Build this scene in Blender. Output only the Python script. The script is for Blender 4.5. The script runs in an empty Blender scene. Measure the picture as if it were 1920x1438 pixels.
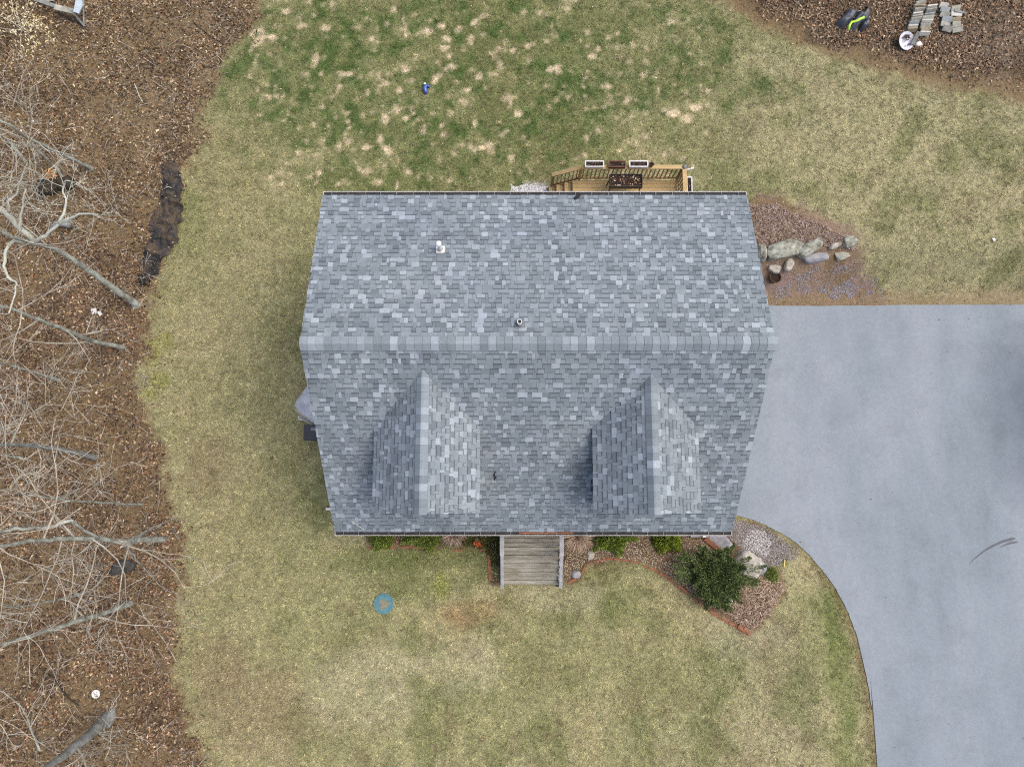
import bpy, bmesh, math, random
import numpy as np
from mathutils import Vector, Matrix, noise as mnoise

# ------------------------------------------------------------------ camera, sky, sun, exposure
H, FPX, TILT = 24.5, 1332.0, math.radians(8.5)
sc = bpy.context.scene
cam = bpy.data.objects.new('camera', bpy.data.cameras.new('camera'))
sc.collection.objects.link(cam)
cam.data.sensor_fit = 'HORIZONTAL'; cam.data.sensor_width = 36.0; cam.data.lens = 36.0*FPX/1920.0
cam.data.clip_end = 3000
cam.location = (0, 0, H); cam.rotation_euler = (TILT, 0, 0)
sc.camera = cam
SUN_EL, SUN_AZ = math.radians(62), math.radians(84)      # azimuth clockwise from +Y
world = bpy.data.worlds.new('World'); sc.world = world; world.use_nodes = True
nt = world.node_tree; bgn = nt.nodes['Background']
sky = nt.nodes.new('ShaderNodeTexSky'); sky.sky_type = 'NISHITA'; sky.sun_disc = False
sky.sun_elevation = SUN_EL; sky.sun_rotation = SUN_AZ
sky.air_density = 1.0; sky.dust_density = 6.0; sky.ozone_density = 1.0
nt.links.new(sky.outputs[0], bgn.inputs[0]); bgn.inputs[1].default_value = 0.15
sl = bpy.data.lights.new('sun', 'SUN'); sl.energy = 0.75; sl.angle = math.radians(70); sl.color = (1.0, 0.95, 0.86)
sun = bpy.data.objects.new('sun', sl); sc.collection.objects.link(sun)
sdir = Vector((math.sin(SUN_AZ)*math.cos(SUN_EL), math.cos(SUN_AZ)*math.cos(SUN_EL), math.sin(SUN_EL)))
sun.rotation_euler = sdir.to_track_quat('Z', 'Y').to_euler()
sc.view_settings.view_transform = 'Standard'; sc.view_settings.look = 'None'
sc.view_settings.gamma = 1.0; sc.view_settings.use_curve_mapping = False
sc.view_settings.exposure = 0.68
sc.cycles.max_bounces = 5; sc.cycles.diffuse_bounces = 3
sc.cycles.use_denoising = False; sc.cycles.filter_width = 1.15

random.seed(7); rng = np.random.default_rng(11)
COL = sc.collection
K = 1.30

def lin1(v):
    v = v/255.0
    return v/12.92 if v <= 0.04045 else ((v+0.055)/1.055)**2.4
def C(r, g, b, k=None):
    """surface colour from the tone it shows in the picture"""
    k = k or K
    return (lin1(r)/k, lin1(g)/k, lin1(b)/k, 1.0)
def C3(r, g, b): return np.array(C(r, g, b)[:3])

# ------------------------------------------------------------------ surveying helpers
ct, st = math.cos(TILT), math.sin(TILT)
def ray(px, py):
    x = (px-960)/FPX; y = -(py-719)/FPX
    return Vector((x, y*ct+st, y*st-ct))
def W(px, py, z=0.0):
    d = ray(px, py); k = (z-H)/d.z
    return Vector((0, 0, H))+d*k
def RP(px, py, p, n):
    d = ray(px, py); o = Vector((0, 0, H))
    return o+d*((p-o).dot(n)/d.dot(n))

# ------------------------------------------------------------------ raster fields of the plot
RES = 0.08
X0, X1, Y0, Y1 = -23.0, 23.0, -12.5, 22.0
gx = np.arange(X0, X1+RES/2, RES); gy = np.arange(Y0, Y1+RES/2, RES)
GX, GY = np.meshgrid(gx, gy)          # [iy, ix]

def vnoise(x, y, scale, seed):
    """smooth value noise, 0..1, feature size = scale"""
    r = np.random.default_rng(seed); N = 256
    lat = r.random((N, N))
    u = x/scale+1000.37; v = y/scale+1000.71
    i = np.floor(u).astype(int); j = np.floor(v).astype(int)
    fu = u-i; fv = v-j
    fu = fu*fu*(3-2*fu); fv = fv*fv*(3-2*fv)
    a = lat[j % N, i % N]; b = lat[j % N, (i+1) % N]; c = lat[(j+1) % N, i % N]; d = lat[(j+1) % N, (i+1) % N]
    return (a*(1-fu)+b*fu)*(1-fv)+(c*(1-fu)+d*fu)*fv
def fbm(x, y, scale, seed, octs=4):
    s = 0; a = 1; t = 0
    for o in range(octs):
        th = .45+.83*o+seed*.37; c_, s_ = math.cos(th), math.sin(th)
        s = s+a*vnoise(x*c_+y*s_, y*c_-x*s_, scale/2**o, seed+o*13); t += a; a *= 0.55
    return s/t
def sdf(poly, x, y):
    """signed distance to polygon, negative inside"""
    P = np.array(poly)[:, :2]; d = np.full(x.shape, 1e9); ins = np.zeros(x.shape, bool)
    for k in range(len(P)):
        a = P[k]; b = P[(k+1) % len(P)]
        e = b-a; l2 = e@e+1e-12
        t = np.clip(((x-a[0])*e[0]+(y-a[1])*e[1])/l2, 0, 1)
        d = np.minimum(d, (x-a[0]-t*e[0])**2+(y-a[1]-t*e[1])**2)
        c = ((a[1] > y) != (b[1] > y)) & (x < (b[0]-a[0])*(y-a[1])/(b[1]-a[1]+1e-12)+a[0])
        ins ^= c
    d = np.sqrt(d)
    return np.where(ins, -d, d)
def S(a, b, v):
    t = np.clip((v-a)/(b-a), 0, 1); return t*t*(3-2*t)
def wp(pts, z=0.0): return [W(p[0], p[1], z)[:] for p in pts]

DZ = -1.0      # level of the driveway
drive_px = [(1250, 573), (1405, 573), (1500, 574), (1650, 573), (1800, 572), (1985, 571), (1985, 1500), (1648, 1500), (1641, 1400), (1634, 1330),
            (1620, 1250), (1600, 1175), (1570, 1110), (1530, 1055), (1500, 1024), (1462, 998), (1420, 978), (1380, 965), (1340, 952), (1250, 935)]
drive = [W(p[0], p[1], DZ) for p in drive_px]
# carried on beyond the frame
drive_poly = []
for p, q in zip(drive_px, drive):
    q = q.copy()
    if p[0] > 1900: q.x = 34
    if p[1] > 1450: q.y = -34
    drive_poly.append((q.x, q.y))
HX0, HX1, HY0, HY1 = 0.63-5.6, 0.63+5.6, -0.86, 7.67    # house walls
woodsL_px = [(515, -60), (508, 0), (490, 45), (432, 108), (398, 190), (376, 260), (352, 318), (338, 400), (322, 480), (292, 560), (276, 640),
             (270, 740), (288, 800), (302, 880), (322, 960), (336, 1040), (330, 1150), (333, 1250), (346, 1340), (390, 1438), (420, 1520)]
woodsL = wp(woodsL_px, 0.1)+[(-60, -30, 0), (-60, 45, 0)]
woodsR_px = [(1290, -40), (1320, 4), (1372, 24), (1430, 62), (1500, 84), (1560, 106), (1640, 130), (1700, 150), (1800, 172), (1920, 190), (2050, 225)]
woodsR = wp(woodsR_px, 0.25)+[(60, 16, 0), (60, 45, 0), (W(1290, -40, .25).x, 45, 0)]
bedF = wp([(686, 992), (686, 1022), (770, 1027), (860, 1030), (918, 1030), (918, 1092), (938, 1092), (938, 985), (1050, 985), (1050, 1092), (1080, 1085),
           (1098, 1058), (1150, 1048), (1205, 1055), (1250, 1080), (1320, 1135), (1403, 1188), (1428, 1172), (1475, 1105), (1470, 1060), (1512, 1034), (1380, 965), (1340, 900), (690, 900)], 0.0)
bedR = wp([(1395, 380), (1450, 378), (1500, 400), (1560, 425), (1610, 450), (1640, 500), (1680, 545), (1700, 590), (1440, 590), (1400, 480)], 0.0)

dD = sdf(drive_poly, GX, GY); dWL = sdf(woodsL, GX, GY); dWR = sdf(woodsR, GX, GY)
dBF = sdf(bedF, GX, GY); dBR = sdf(bedR, GX, GY)
dH = np.maximum(np.maximum(HX0-GX, GX-HX1), np.maximum(HY0-GY, GY-HY1))
base = 0.25*S(0, 8, GY)+0.5*S(14, 24, GY)+0.25*S(-12, -22, GX)
bump = (fbm(GX, GY, 3.0, 5)-0.5)*0.14+(fbm(GX, GY, 0.6, 9)-0.5)*0.03
bumpw = (fbm(GX, GY, 1.2, 15)-0.5)*0.22
dW = np.minimum(dWL, dWR)
low = 1-S(0.15, 2.3, dD)
HGT = (base+bump*S(-.2, .8, dD)+bumpw*S(0.3, -0.6, dW))*(1-low)+DZ*low

def samp(F, x, y):
    u = np.clip((np.asarray(x)-X0)/RES, 0, len(gx)-1.001); v = np.clip((np.asarray(y)-Y0)/RES, 0, len(gy)-1.001)
    i = u.astype(int); j = v.astype(int); fu = u-i; fv = v-j
    if F.ndim == 3: fu = fu[..., None]; fv = fv[..., None]
    return (F[j, i]*(1-fu)+F[j, i+1]*fu)*(1-fv)+(F[j+1, i]*(1-fu)+F[j+1, i+1]*fu)*fv
def hz(x, y): return float(samp(HGT, np.array([x]), np.array([y]))[0])
def G(px, py, dz=0.0):
    z = 0.0
    for _ in range(8):
        p = W(px, py, z+dz); z = hz(p.x, p.y)
    p = W(px, py, z+dz); return Vector((p.x, p.y, z+dz))

# ---- ground colours
def mixc(a, b, m): return a*(1-m[..., None])+b*m[..., None]
def blob(px, py, rx, ry, seed=3, z=0.1, rag=0.5):
    """soft ragged patch, radii in metres"""
    c = W(px, py, z)
    n = fbm(GX, GY, 0.7, seed, 3)
    r = np.sqrt(((GX-c.x)/rx)**2+((GY-c.y)/ry)**2)
    return S(1.15, 0.55, r+(n-0.5)*2*rag)
n1 = fbm(GX, GY, 2.4, 21); n2 = fbm(GX, GY, 0.5, 33, 3); n3 = fbm(GX, GY, 0.9, 44); n4 = vnoise(GX, GY, 0.16, 55); n5 = vnoise(GX, GY, 5.0, 66)
lawn = np.zeros(GX.shape+(3,))+C3(154, 151, 106)
lawn = mixc(lawn, C3(164, 157, 114), S(.52, .72, n1))
lawn = mixc(lawn, C3(132, 128, 86), S(.5, .25, n1)*.9)
lawn = mixc(lawn, C3(180, 171, 132), S(.5, .75, fbm(GX, GY, 4.2, 25, 4))*S(-2, -4, GY)*.25)
lawn = mixc(lawn, C3(170, 162, 124), S(6, 9, GX)*.5)
lawn = mixc(lawn, C3(120, 124, 78), S(.50, .72, n3)*.65)
lawn = mixc(lawn, C3(134, 122, 90), S(.6, .8, n2)*.5)
lawn = mixc(lawn, C3(156, 149, 108), S(-6.5, -9, GX)*.6)
# greener lawn behind the house
gm = np.maximum.reduce([blob(830, 165, 9.0, 4.6, 71, rag=.35), blob(600, 110, 4, 4, 72)*.9, blob(1150, 110, 5, 4, 73)*.75, blob(1430, 170, 1.6, .6, 74)*.7,
                        blob(1250, 330, 3, 1.5, 75)*.4])
gm = gm*(.25+.75*S(.36, .56, n3*.45+n2*.55+gm*.10))
lawn = mixc(lawn, C3(120, 128, 78), gm*.74)
lawn = mixc(lawn, C3(72, 102, 46), gm*S(.50, .64, fbm(GX, GY, .40, 81, 3))*.68)
for a in [(820, 1045, 2.2, .5, .5), (700, 1045, 2, .5, .5), (1600, 1330, .8, 3.5, .55), (1560, 1200, 1.2, 2, .35), (780, 1100, 1.2, .6, .4), (350, 420, .8, 1.8, .3), (1160, 1140, 1.3, .8, .4),
          (700, 345, 2.5, .5, .5), (1350, 400, 1.2, .6, .35), (640, 600, .5, 2.8, .3), (1450, 60, 2, 1, .3)]:
    lawn = mixc(lawn, C3(104, 116, 62), blob(a[0], a[1], a[2], a[3], int(a[0]))*a[4])
for a in [(302, 712, .45, .35), (290, 668, .3, .55), (281, 738, .25, .25), (826, 1098, .3, .5), (316, 640, .2, .3)]:
    lawn = mixc(lawn, C3(146, 152, 58), blob(a[0], a[1], a[2], a[3], 90)*.38)
for a in [(880, 1150, 1.1, .45), (860, 1165, .5, .4)]:
    lawn = mixc(lawn, C3(158, 122, 88), blob(a[0], a[1], a[2], a[3], 91)*.32)
for a in [(470, 1330, 2, 1.8), (420, 1250, 1.2, 1.2), (390, 880, .8, 1.2)]:
    lawn = mixc(lawn, C3(140, 126, 94), blob(a[0], a[1], a[2], a[3], 92)*.5)
for a in [(680, 1290, 2.0, 1.4), (1060, 1120, 1.6, .7), (860, 1250, 1.6, 1), (1390, 1190, 1.5, .8), (1150, 345, 3, .6)]:
    lawn = mixc(lawn, C3(190, 182, 148), blob(a[0], a[1], a[2], a[3], 93)*.28)
# bleached spots in the green lawn
spots = [(610, 55), (710, 152), (705, 237), (547, 318), (575, 345), (632, 373), (780, 335), (412, 465), (483, 473), (573, 490), (658, 488), (707, 415), (655, 290), (925, 168),
         (827, 168), (940, 108), (803, 122), (521, 175), (105, 160), (62, 140), (62, 175), (245, 115), (330, 128), (290, 255), (425, 310), (500, 380), (355, 400), (130, 365), (838, 240),
         (1043, 275), (1250, 290), (1280, 290), (910, 378), (840, 470), (1100, 405), (940, 515), (575, 610), (590, 625), (555, 575), (495, 605), (420, 585), (385, 600), (628, 660), (625, 765),
         (570, 685), (500, 700), (668, 712), (970, 610), (1000, 605), (857, 635), (1090, 655), (1075, 412), (1560, 415), (1835, 445), (1585, 195), (1415, 235), (1480, 360), (1750, 470), (1800, 490),
         (318, 440), (583, 110), (175, 60), (115, 165), (870, 135), (660, 155), (750, 140), (815, 205), (845, 280), (955, 320), (1115, 470), (620, 455), (540, 750), (300, 710)]
dead = np.zeros(GX.shape)
for i, (zx, zy) in enumerate(spots):
    c = W(460+zx/2.182, zy/2.182, .2); r = random.uniform(.085, .175)
    el = random.uniform(.7, 1.4)
    m = (np.abs(GX-c.x) < 1) & (np.abs(GY-c.y) < 1)
    rr = np.sqrt(((GX[m]-c.x)/(r*el))**2+((GY[m]-c.y)/(r/el))**2)+(n4[m]-.5)*.7+(n2[m]-.5)*.9
    dead[m] = np.maximum(dead[m], S(1.12, .80, rr)*random.uniform(.65, 1))
rsp = np.random.default_rng(5)
for i in range(420):
    c = W(rsp.uniform(470, 1330), rsp.uniform(0, 350), .2); r = rsp.uniform(.045, .11)
    m = (np.abs(GX-c.x) < .5) & (np.abs(GY-c.y) < .5)
    rr = np.sqrt(((GX[m]-c.x)/r)**2+((GY[m]-c.y)/r)**2)+(n4[m]-.5)*.9
    dead[m] = np.maximum(dead[m], S(1.2, .7, rr)*rsp.uniform(.35, .85))
lawn = mixc(lawn, C3(226, 206, 168), dead*.95)
lawn = lawn*(0.86+.28*n4[..., None])*np.array([1.36, 1.38, 1.52])*(1-.13*gm[..., None])
soil = np.zeros(GX.shape+(3,))+C3(100, 84, 66)
soil = mixc(soil, C3(82, 68, 54), S(.5, .7, n1)); soil = mixc(soil, C3(126, 112, 96), S(.5, .7, n3)*.6)
soil = mixc(soil, C3(126, 118, 104), np.maximum(blob(425, 90, 2.2, 3.2, 101), blob(300, 190, 3.0, 2.4, 102)*.7))
soil = mixc(soil, C3(140, 121, 90), S(-1.6, -.1, dWR)*.8)
soil = mixc(soil, C3(74, 66, 58), np.maximum(blob(1540, 76, .75, .4, 103), blob(1578, 82, .5, .3, 104)*.7)*.75)
soil = mixc(soil, C3(132, 120, 104), blob(1860, 90, 2.2, 1.2, 105)*.6)
edge = (fbm(GX, GY, .9, 111, 5)-.5)*1.3+(n4-.5)*.35
mw = S(.28, -.28, np.minimum(dWL+edge*.8, dWR+edge*.55))
gcol = mixc(lawn, soil, mw)
bedm = S(.12, -.08, dBF+edge*.35)
bedc = np.zeros(GX.shape+(3,))+C3(128, 104, 84)
bedc = mixc(bedc, C3(96, 80, 60), S(.45, .6, n3))
gcol = mixc(gcol, bedc, bedm)
gcol = mixc(gcol, C3(92, 98, 48), np.maximum(blob(930, 1045, .35, .9, 121), blob(890, 1005, 1.2, .5, 122))*.8)
brm = S(.25, -.2, dBR+edge*.7)
brc = np.zeros(GX.shape+(3,))+C3(146, 126, 108); brc = mixc(brc, C3(132, 112, 86), S(.45, .6, n3)); brc = mixc(brc, C3(156, 134, 130), S(.55, .7, n2)*.6)
gcol = mixc(gcol, brc, brm)
gcol = mixc(gcol, C3(214, 214, 216), blob(1000, 362, .75, .42, 130, .25, .15))
strip = S(.75, .2, dD+edge*.5)*S(4.4, 6, GY)*S(8.6, 9.6, GX)
gcol = mixc(gcol, C3(142, 124, 98), strip*.75)
gcol = mixc(gcol, C3(130, 112, 76), S(.3, .1, dD+edge*.2)*(1-strip)*.5)
gcol = mixc(gcol, C3(118, 112, 66), S(.4, .1, dH)*(1-bedm)*.6)
GRASS = np.clip(1-mw-bedm-brm-strip, 0, 1)*S(.0, .06, dD)*S(0, .15, dH)*(1-dead*.45)

# ------------------------------------------------------------------ materials
MATS = {}
def _nt(name):
    m = bpy.data.materials.new(name); m.use_nodes = True
    t = m.node_tree; b = t.nodes['Principled BSDF']; MATS[name] = m
    return m, t, b
def N(t, typ, **kw):
    n = t.nodes.new(typ)
    for k, v in kw.items(): setattr(n, k, v)
    return n
def noise_node(t, vec, scale, detail=5, rough=.6, dist=0):
    n = N(t, 'ShaderNodeTexNoise'); n.inputs['Scale'].default_value = scale; n.inputs['Detail'].default_value = detail
    n.inputs['Roughness'].default_value = rough; n.inputs['Distortion'].default_value = dist
    t.links.new(vec, n.inputs['Vector']); return n
def ramp(t, fac, stops):
    r = N(t, 'ShaderNodeValToRGB'); e = r.color_ramp.elements
    while len(e) < len(stops): e.new(.5)
    for k, (p, c) in enumerate(stops): e[k].position = p; e[k].color = c
    t.links.new(fac, r.inputs[0]); return r
def mul(t, a, b, fac=1.0, mode='MULTIPLY'):
    m = N(t, 'ShaderNodeMix', data_type='RGBA', blend_type=mode); m.inputs[0].default_value = fac
    t.links.new(a, m.inputs[6]); t.links.new(b, m.inputs[7]); return m.outputs[2]
def g3(v): return (v, v, v, 1)
def mk(name, c1, c2, scale=4, rough=.8, bump=0, fine=0, finescale=60, metallic=0, stretch=None, dist=0, spec=.3, stops=None, objvar=0):
    m, t, b = _nt(name)
    geo = N(t, 'ShaderNodeNewGeometry'); vec = geo.outputs['Position']
    if stretch:
        mp = N(t, 'ShaderNodeMapping'); mp.inputs['Scale'].default_value = stretch; t.links.new(vec, mp.inputs[0]); vec = mp.outputs[0]
    n = noise_node(t, vec, scale, 6, .65, dist)
    r = ramp(t, n.outputs[0], stops or [(.35, c1), (.65, c2)]); out = r.outputs[0]
    if fine:
        n2_ = noise_node(t, vec, finescale, 4, .7)
        r2 = ramp(t, n2_.outputs[0], [(.3, g3(1-fine)), (.7, g3(1+fine))]); out = mul(t, out, r2.outputs[0])
    if objvar:
        oi = N(t, 'ShaderNodeObjectInfo'); out = mul(t, out, ramp(t, oi.outputs['Random'], [(0, g3(1-objvar)), (1, g3(1+objvar))]).outputs[0])
    t.links.new(out, b.inputs['Base Color'])
    b.inputs['Roughness'].default_value = rough; b.inputs['Metallic'].default_value = metallic; b.inputs['Specular IOR Level'].default_value = spec
    if bump:
        n3_ = noise_node(t, vec, finescale if fine else scale*4, 5, .7)
        bp = N(t, 'ShaderNodeBump'); bp.inputs['Strength'].default_value = bump; bp.inputs['Distance'].default_value = .02
        t.links.new(n3_.outputs[0], bp.inputs['Height']); t.links.new(bp.outputs[0], b.inputs['Normal'])
    return m
def attr_mat(name, attr='Col', rough=.9, fine=.25, fs=90, mid=.15, ms=9, bump=0, spec=.15, trans=0):
    m, t, b = _nt(name)
    a = N(t, 'ShaderNodeAttribute'); a.attribute_name = attr
    geo = N(t, 'ShaderNodeNewGeometry'); out = a.outputs['Color']
    for amt, s in ((fine, fs), (mid, ms)):
        if amt:
            n = noise_node(t, geo.outputs['Position'], s, 4, .7)
            out = mul(t, out, ramp(t, n.outputs[0], [(.3, g3(1-amt)), (.7, g3(1+amt))]).outputs[0])
    t.links.new(out, b.inputs['Base Color']); b.inputs['Roughness'].default_value = rough; b.inputs['Specular IOR Level'].default_value = spec
    if bump:
        n = noise_node(t, geo.outputs['Position'], 28, 6, .75)
        bp = N(t, 'ShaderNodeBump'); bp.inputs['Strength'].default_value = bump; bp.inputs['Distance'].default_value = .06
        t.links.new(n.outputs[0], bp.inputs['Height']); t.links.new(bp.outputs[0], b.inputs['Normal'])
    return m

M_ground = attr_mat('ground_cover', fine=.45, fs=38, mid=.28, ms=9, bump=.9)
M_blade = attr_mat('grass_blades', fine=0, mid=0, rough=.7)
M_leaf = attr_mat('dead_leaves', fine=.12, fs=60, mid=0, rough=.75, spec=.25)
M_stone = attr_mat('small_stones', fine=.15, fs=70, mid=0, rough=.85)

# asphalt drive
m, t, b = _nt('asphalt'); M_asphalt = m
geo = N(t, 'ShaderNodeNewGeometry'); vec = geo.outputs['Position']
mp = N(t, 'ShaderNodeMapping'); mp.inputs['Scale'].default_value = (1.0, .28, 1); t.links.new(vec, mp.inputs[0])
a1 = ramp(t, noise_node(t, mp.outputs[0], .55, 5, .55).outputs[0], [(.30, C(127, 138, 146)), (.5, C(136, 147, 156)), (.68, C(145, 154, 163))])
a2 = ramp(t, noise_node(t, vec, .9, 6, .62, .4).outputs[0], [(.32, g3(.91)), (.5, g3(1)), (.7, g3(1.04))])
a3 = ramp(t, noise_node(t, vec, 46, 3, .8).outputs[0], [(.3, g3(.90)), (.5, g3(1)), (.72, g3(1.11))])
a4 = ramp(t, noise_node(t, vec, 7, 4, .6).outputs[0], [(.3, g3(.93)), (.7, g3(1.05))])
o = mul(t, mul(t, mul(t, a1.outputs[0], a2.outputs[0]), a3.outputs[0]), a4.outputs[0])
# a broad damp stain where cars stand
mp2 = N(t, 'ShaderNodeMapping'); pc = W(1935, 770, DZ); mp2.inputs['Scale'].default_value = (1/2.6, 1/4.2, 0); mp2.inputs['Location'].default_value = (-pc.x/2.6, -pc.y/4.2, 0)
t.links.new(vec, mp2.inputs[0]); ln = N(t, 'ShaderNodeVectorMath', operation='LENGTH'); t.links.new(mp2.outputs[0], ln.inputs[0])
nn = noise_node(t, vec, .5, 4); ad = N(t, 'ShaderNodeMath', operation='ADD'); t.links.new(ln.outputs['Value'], ad.inputs[0])
nm = N(t, 'ShaderNodeMath', operation='MULTIPLY_ADD'); nm.inputs[1].default_value = .8; nm.inputs[2].default_value = -.4
t.links.new(nn.outputs[0], nm.inputs[0]); t.links.new(nm.outputs[0], ad.inputs[1])
o = mul(t, o, ramp(t, ad.outputs[0], [(.1, (.50, .52, .56, 1)), (1.15, g3(1))]).outputs[0])
t.links.new(o, b.inputs['Base Color']); b.inputs['Roughness'].default_value = .88; b.inputs['Specular IOR Level'].default_value = .25
bp = N(t, 'ShaderNodeBump'); bp.inputs['Strength'].default_value = .35; bp.inputs['Distance'].default_value = .01
t.links.new(noise_node(t, vec, 70, 3, .8).outputs[0], bp.inputs['Height']); t.links.new(bp.outputs[0], b.inputs['Normal'])

# roof shingles: tone per piece
m, t, b = _nt('shingle'); M_shingle = m
a = N(t, 'ShaderNodeAttribute'); a.attribute_name = 'tone'; geo = N(t, 'ShaderNodeNewGeometry'); vec = geo.outputs['Position']
r = ramp(t, a.outputs['Fac'], [(0.0, C(64, 71, 79)), (.28, C(111, 121, 128)), (.5, C(131, 142, 149)), (.68, C(143, 154, 162)), (.95, C(166, 177, 186))])
o = mul(t, r.outputs[0], ramp(t, noise_node(t, vec, 75, 3, .8).outputs[0], [(.28, g3(.80)), (.5, g3(1)), (.72, g3(1.22))]).outputs[0])
o = mul(t, o, ramp(t, noise_node(t, vec, .55, 5, .6).outputs[0], [(.3, (.93, .94, .97, 1)), (.7, (1.05, 1.04, 1.02, 1))]).outputs[0])
o = mul(t, o, ramp(t, noise_node(t, vec, 5, 5, .7).outputs[0], [(.3, g3(.93)), (.7, g3(1.06))]).outputs[0])
mps = N(t, 'ShaderNodeMapping'); mps.inputs['Scale'].default_value = (2.2, .22, .22); t.links.new(vec, mps.inputs[0])
o = mul(t, o, ramp(t, noise_node(t, mps.outputs[0], 1.0, 5, .65).outputs[0], [(.3, g3(.91)), (.5, g3(1)), (.7, g3(1.05))]).outputs[0])
t.links.new(o, b.inputs['Base Color']); b.inputs['Roughness'].default_value = .9; b.inputs['Specular IOR Level'].default_value = .2
bp = N(t, 'ShaderNodeBump'); bp.inputs['Strength'].default_value = .4; bp.inputs['Distance'].default_value = .006
t.links.new(noise_node(t, vec, 110, 2, .8).outputs[0], bp.inputs['Height']); t.links.new(bp.outputs[0], b.inputs['Normal'])

M_white = mk('white_trim', C(206, 206, 204), C(222, 222, 220), 3, .5, fine=.05)
M_gutin = mk('shaded_grime', C(44, 44, 46), C(66, 63, 62), 6, .8, fine=.2)  # grime, darkened further for the shade deep in the gutter
M_siding = mk('siding', C(178, 182, 186), C(190, 193, 196), 2, .6)
M_found = mk('foundation', C(140, 142, 148), C(160, 162, 166), 3, .9, fine=.1)
M_under = mk('roof_felt', C(60, 62, 66), C(76, 78, 82), 4, .9)
M_glass = mk('window_glass', C(30, 36, 44), C(44, 52, 62), 1, .08, spec=.6)
M_pvc = mk('pvc', C(228, 228, 226), C(244, 244, 242), 5, .4)
M_black = mk('black_rubber', C(26, 26, 28), C(42, 42, 44), 9, .6)
M_lead = mk('grey_flashing', C(112, 116, 122), C(140, 144, 150), 7, .5)
M_deck = mk('treated_pine', C(172, 148, 104), C(198, 174, 128), 3, .8, fine=.06, finescale=14, stretch=(.6, 8, 4), objvar=.10)
M_deckv = mk('treated_pine_post', C(150, 122, 84), C(184, 158, 114), 5, .8, fine=.15)
M_oldwood = mk('weathered_boards', C(128, 120, 102), C(172, 166, 150), 2.5, .85, fine=.10, finescale=12, stretch=(.8, 6, 4), bump=.1, objvar=.16,
               stops=[(.3, C(104, 101, 82)), (.45, C(140, 136, 122)), (.6, C(160, 157, 148)), (.75, C(182, 180, 174))])
M_railgrey = mk('grey_painted_rail', C(150, 152, 158), C(186, 186, 186), 4, .8, fine=.12)
M_soil = mk('potting_soil', C(36, 26, 24), C(62, 46, 38), 20, .95, bump=.6, fine=.3)
M_blackmetal = mk('black_metal', C(38, 38, 40), C(56, 56, 58), 8, .5)
M_brownpl = mk('brown_plastic', C(92, 62, 48), C(116, 80, 60), 8, .6)
M_terra = mk('pot_brown', C(70, 54, 42), C(96, 74, 56), 10, .7)
M_bark = mk('lichened_bark', C(112, 112, 100), C(172, 178, 166), 3.5, .9, fine=.25, finescale=26, bump=.5, stops=[(.3, C(100, 96, 88)), (.46, C(146, 148, 138)), (.6, C(176, 184, 174)), (.75, C(206, 212, 204))])
M_barkg = mk('grey_bark', C(104, 106, 104), C(158, 162, 160), 3, .9, fine=.28, finescale=22, bump=.5)
M_palebark = mk('pale_branch_bark', C(186, 190, 176), C(214, 216, 204), 5, .85, fine=.18, finescale=30)
M_twig = mk('twig_bark', C(142, 136, 122), C(204, 200, 186), 2.5, .9)
M_stump = mk('rotten_wood', C(48, 44, 38), C(78, 70, 58), 8, .95, bump=.6, fine=.3, finescale=30)
M_boulder = mk('lichened_stone', C(128, 130, 116), C(186, 190, 176), 5, .9, fine=.2, finescale=35, bump=.6, stops=[(.30, C(84, 80, 70)), (.44, C(134, 134, 122)), (.56, C(164, 168, 156)), (.70, C(200, 202, 194))])
M_paleb = mk('pale_granite', C(140, 136, 126), C(204, 200, 190), 6, .9, fine=.15, finescale=40, bump=.4)
M_bluestone = mk('blue_grey_stone', C(128, 130, 138), C(168, 168, 172), 4, .85, fine=.15, finescale=40, bump=.3)
M_darkrock = mk('dark_mossy_stone', C(50, 50, 48), C(84, 84, 80), 5, .9, fine=.25, bump=.5)
M_fabric = mk('landscape_fabric', C(46, 46, 50), C(72, 72, 76), 2.2, .75, fine=.18, finescale=18, stops=[(.38, C(34, 34, 36)), (.47, C(62, 60, 60)), (.52, C(78, 68, 58)), (.72, C(100, 86, 70))])
M_bag = mk('black_plastic', C(54, 58, 66), C(84, 90, 102), 6, .38, spec=.5)
M_lime = mk('lime_hose', C(170, 220, 60), C(200, 240, 100), 8, .5)
M_silver = mk('silver_cover', C(186, 186, 190), C(228, 228, 230), 3, .25, metallic=.35, spec=.7)
M_binlid = mk('charcoal_plastic', C(56, 60, 66), C(68, 72, 78), 8, .6)
M_paver = mk('weathered_paver', C(140, 140, 130), C(188, 186, 176), 3, .9, fine=.15, finescale=30, stops=[(.3, C(120, 126, 124)), (.5, C(160, 160, 148)), (.7, C(196, 194, 184))])
M_bowl = mk('white_enamel', C(206, 208, 220), C(228, 230, 240), 5, .35)
M_teal = mk('teal_lid', C(78, 124, 138), C(98, 142, 150), 3.0, .6, fine=.08)
M_tan = mk('mud_stain', C(120, 128, 112), C(152, 140, 112), 14, .95)
M_blue = mk('blue_plastic', C(24, 34, 96), C(84, 120, 210), 22, .25, spec=.6)
M_edging = mk('red_edging', C(128, 90, 68), C(160, 104, 78), 5, .9, fine=.2, finescale=30)
M_panel = mk('pale_blue_panel', C(168, 182, 194), C(190, 202, 212), 5, .6)
M_paper = mk('white_litter', C(226, 226, 224), C(244, 244, 242), 9, .7)
M_yellow = mk('yellow_stake', C(200, 184, 110), C(214, 198, 130), 9, .7)
M_tar = mk('tar_mark', C(88, 90, 96), C(112, 114, 120), 14, .8)
M_orange = mk('rust_leaf', C(190, 96, 56), C(214, 120, 72), 9, .8)

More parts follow.
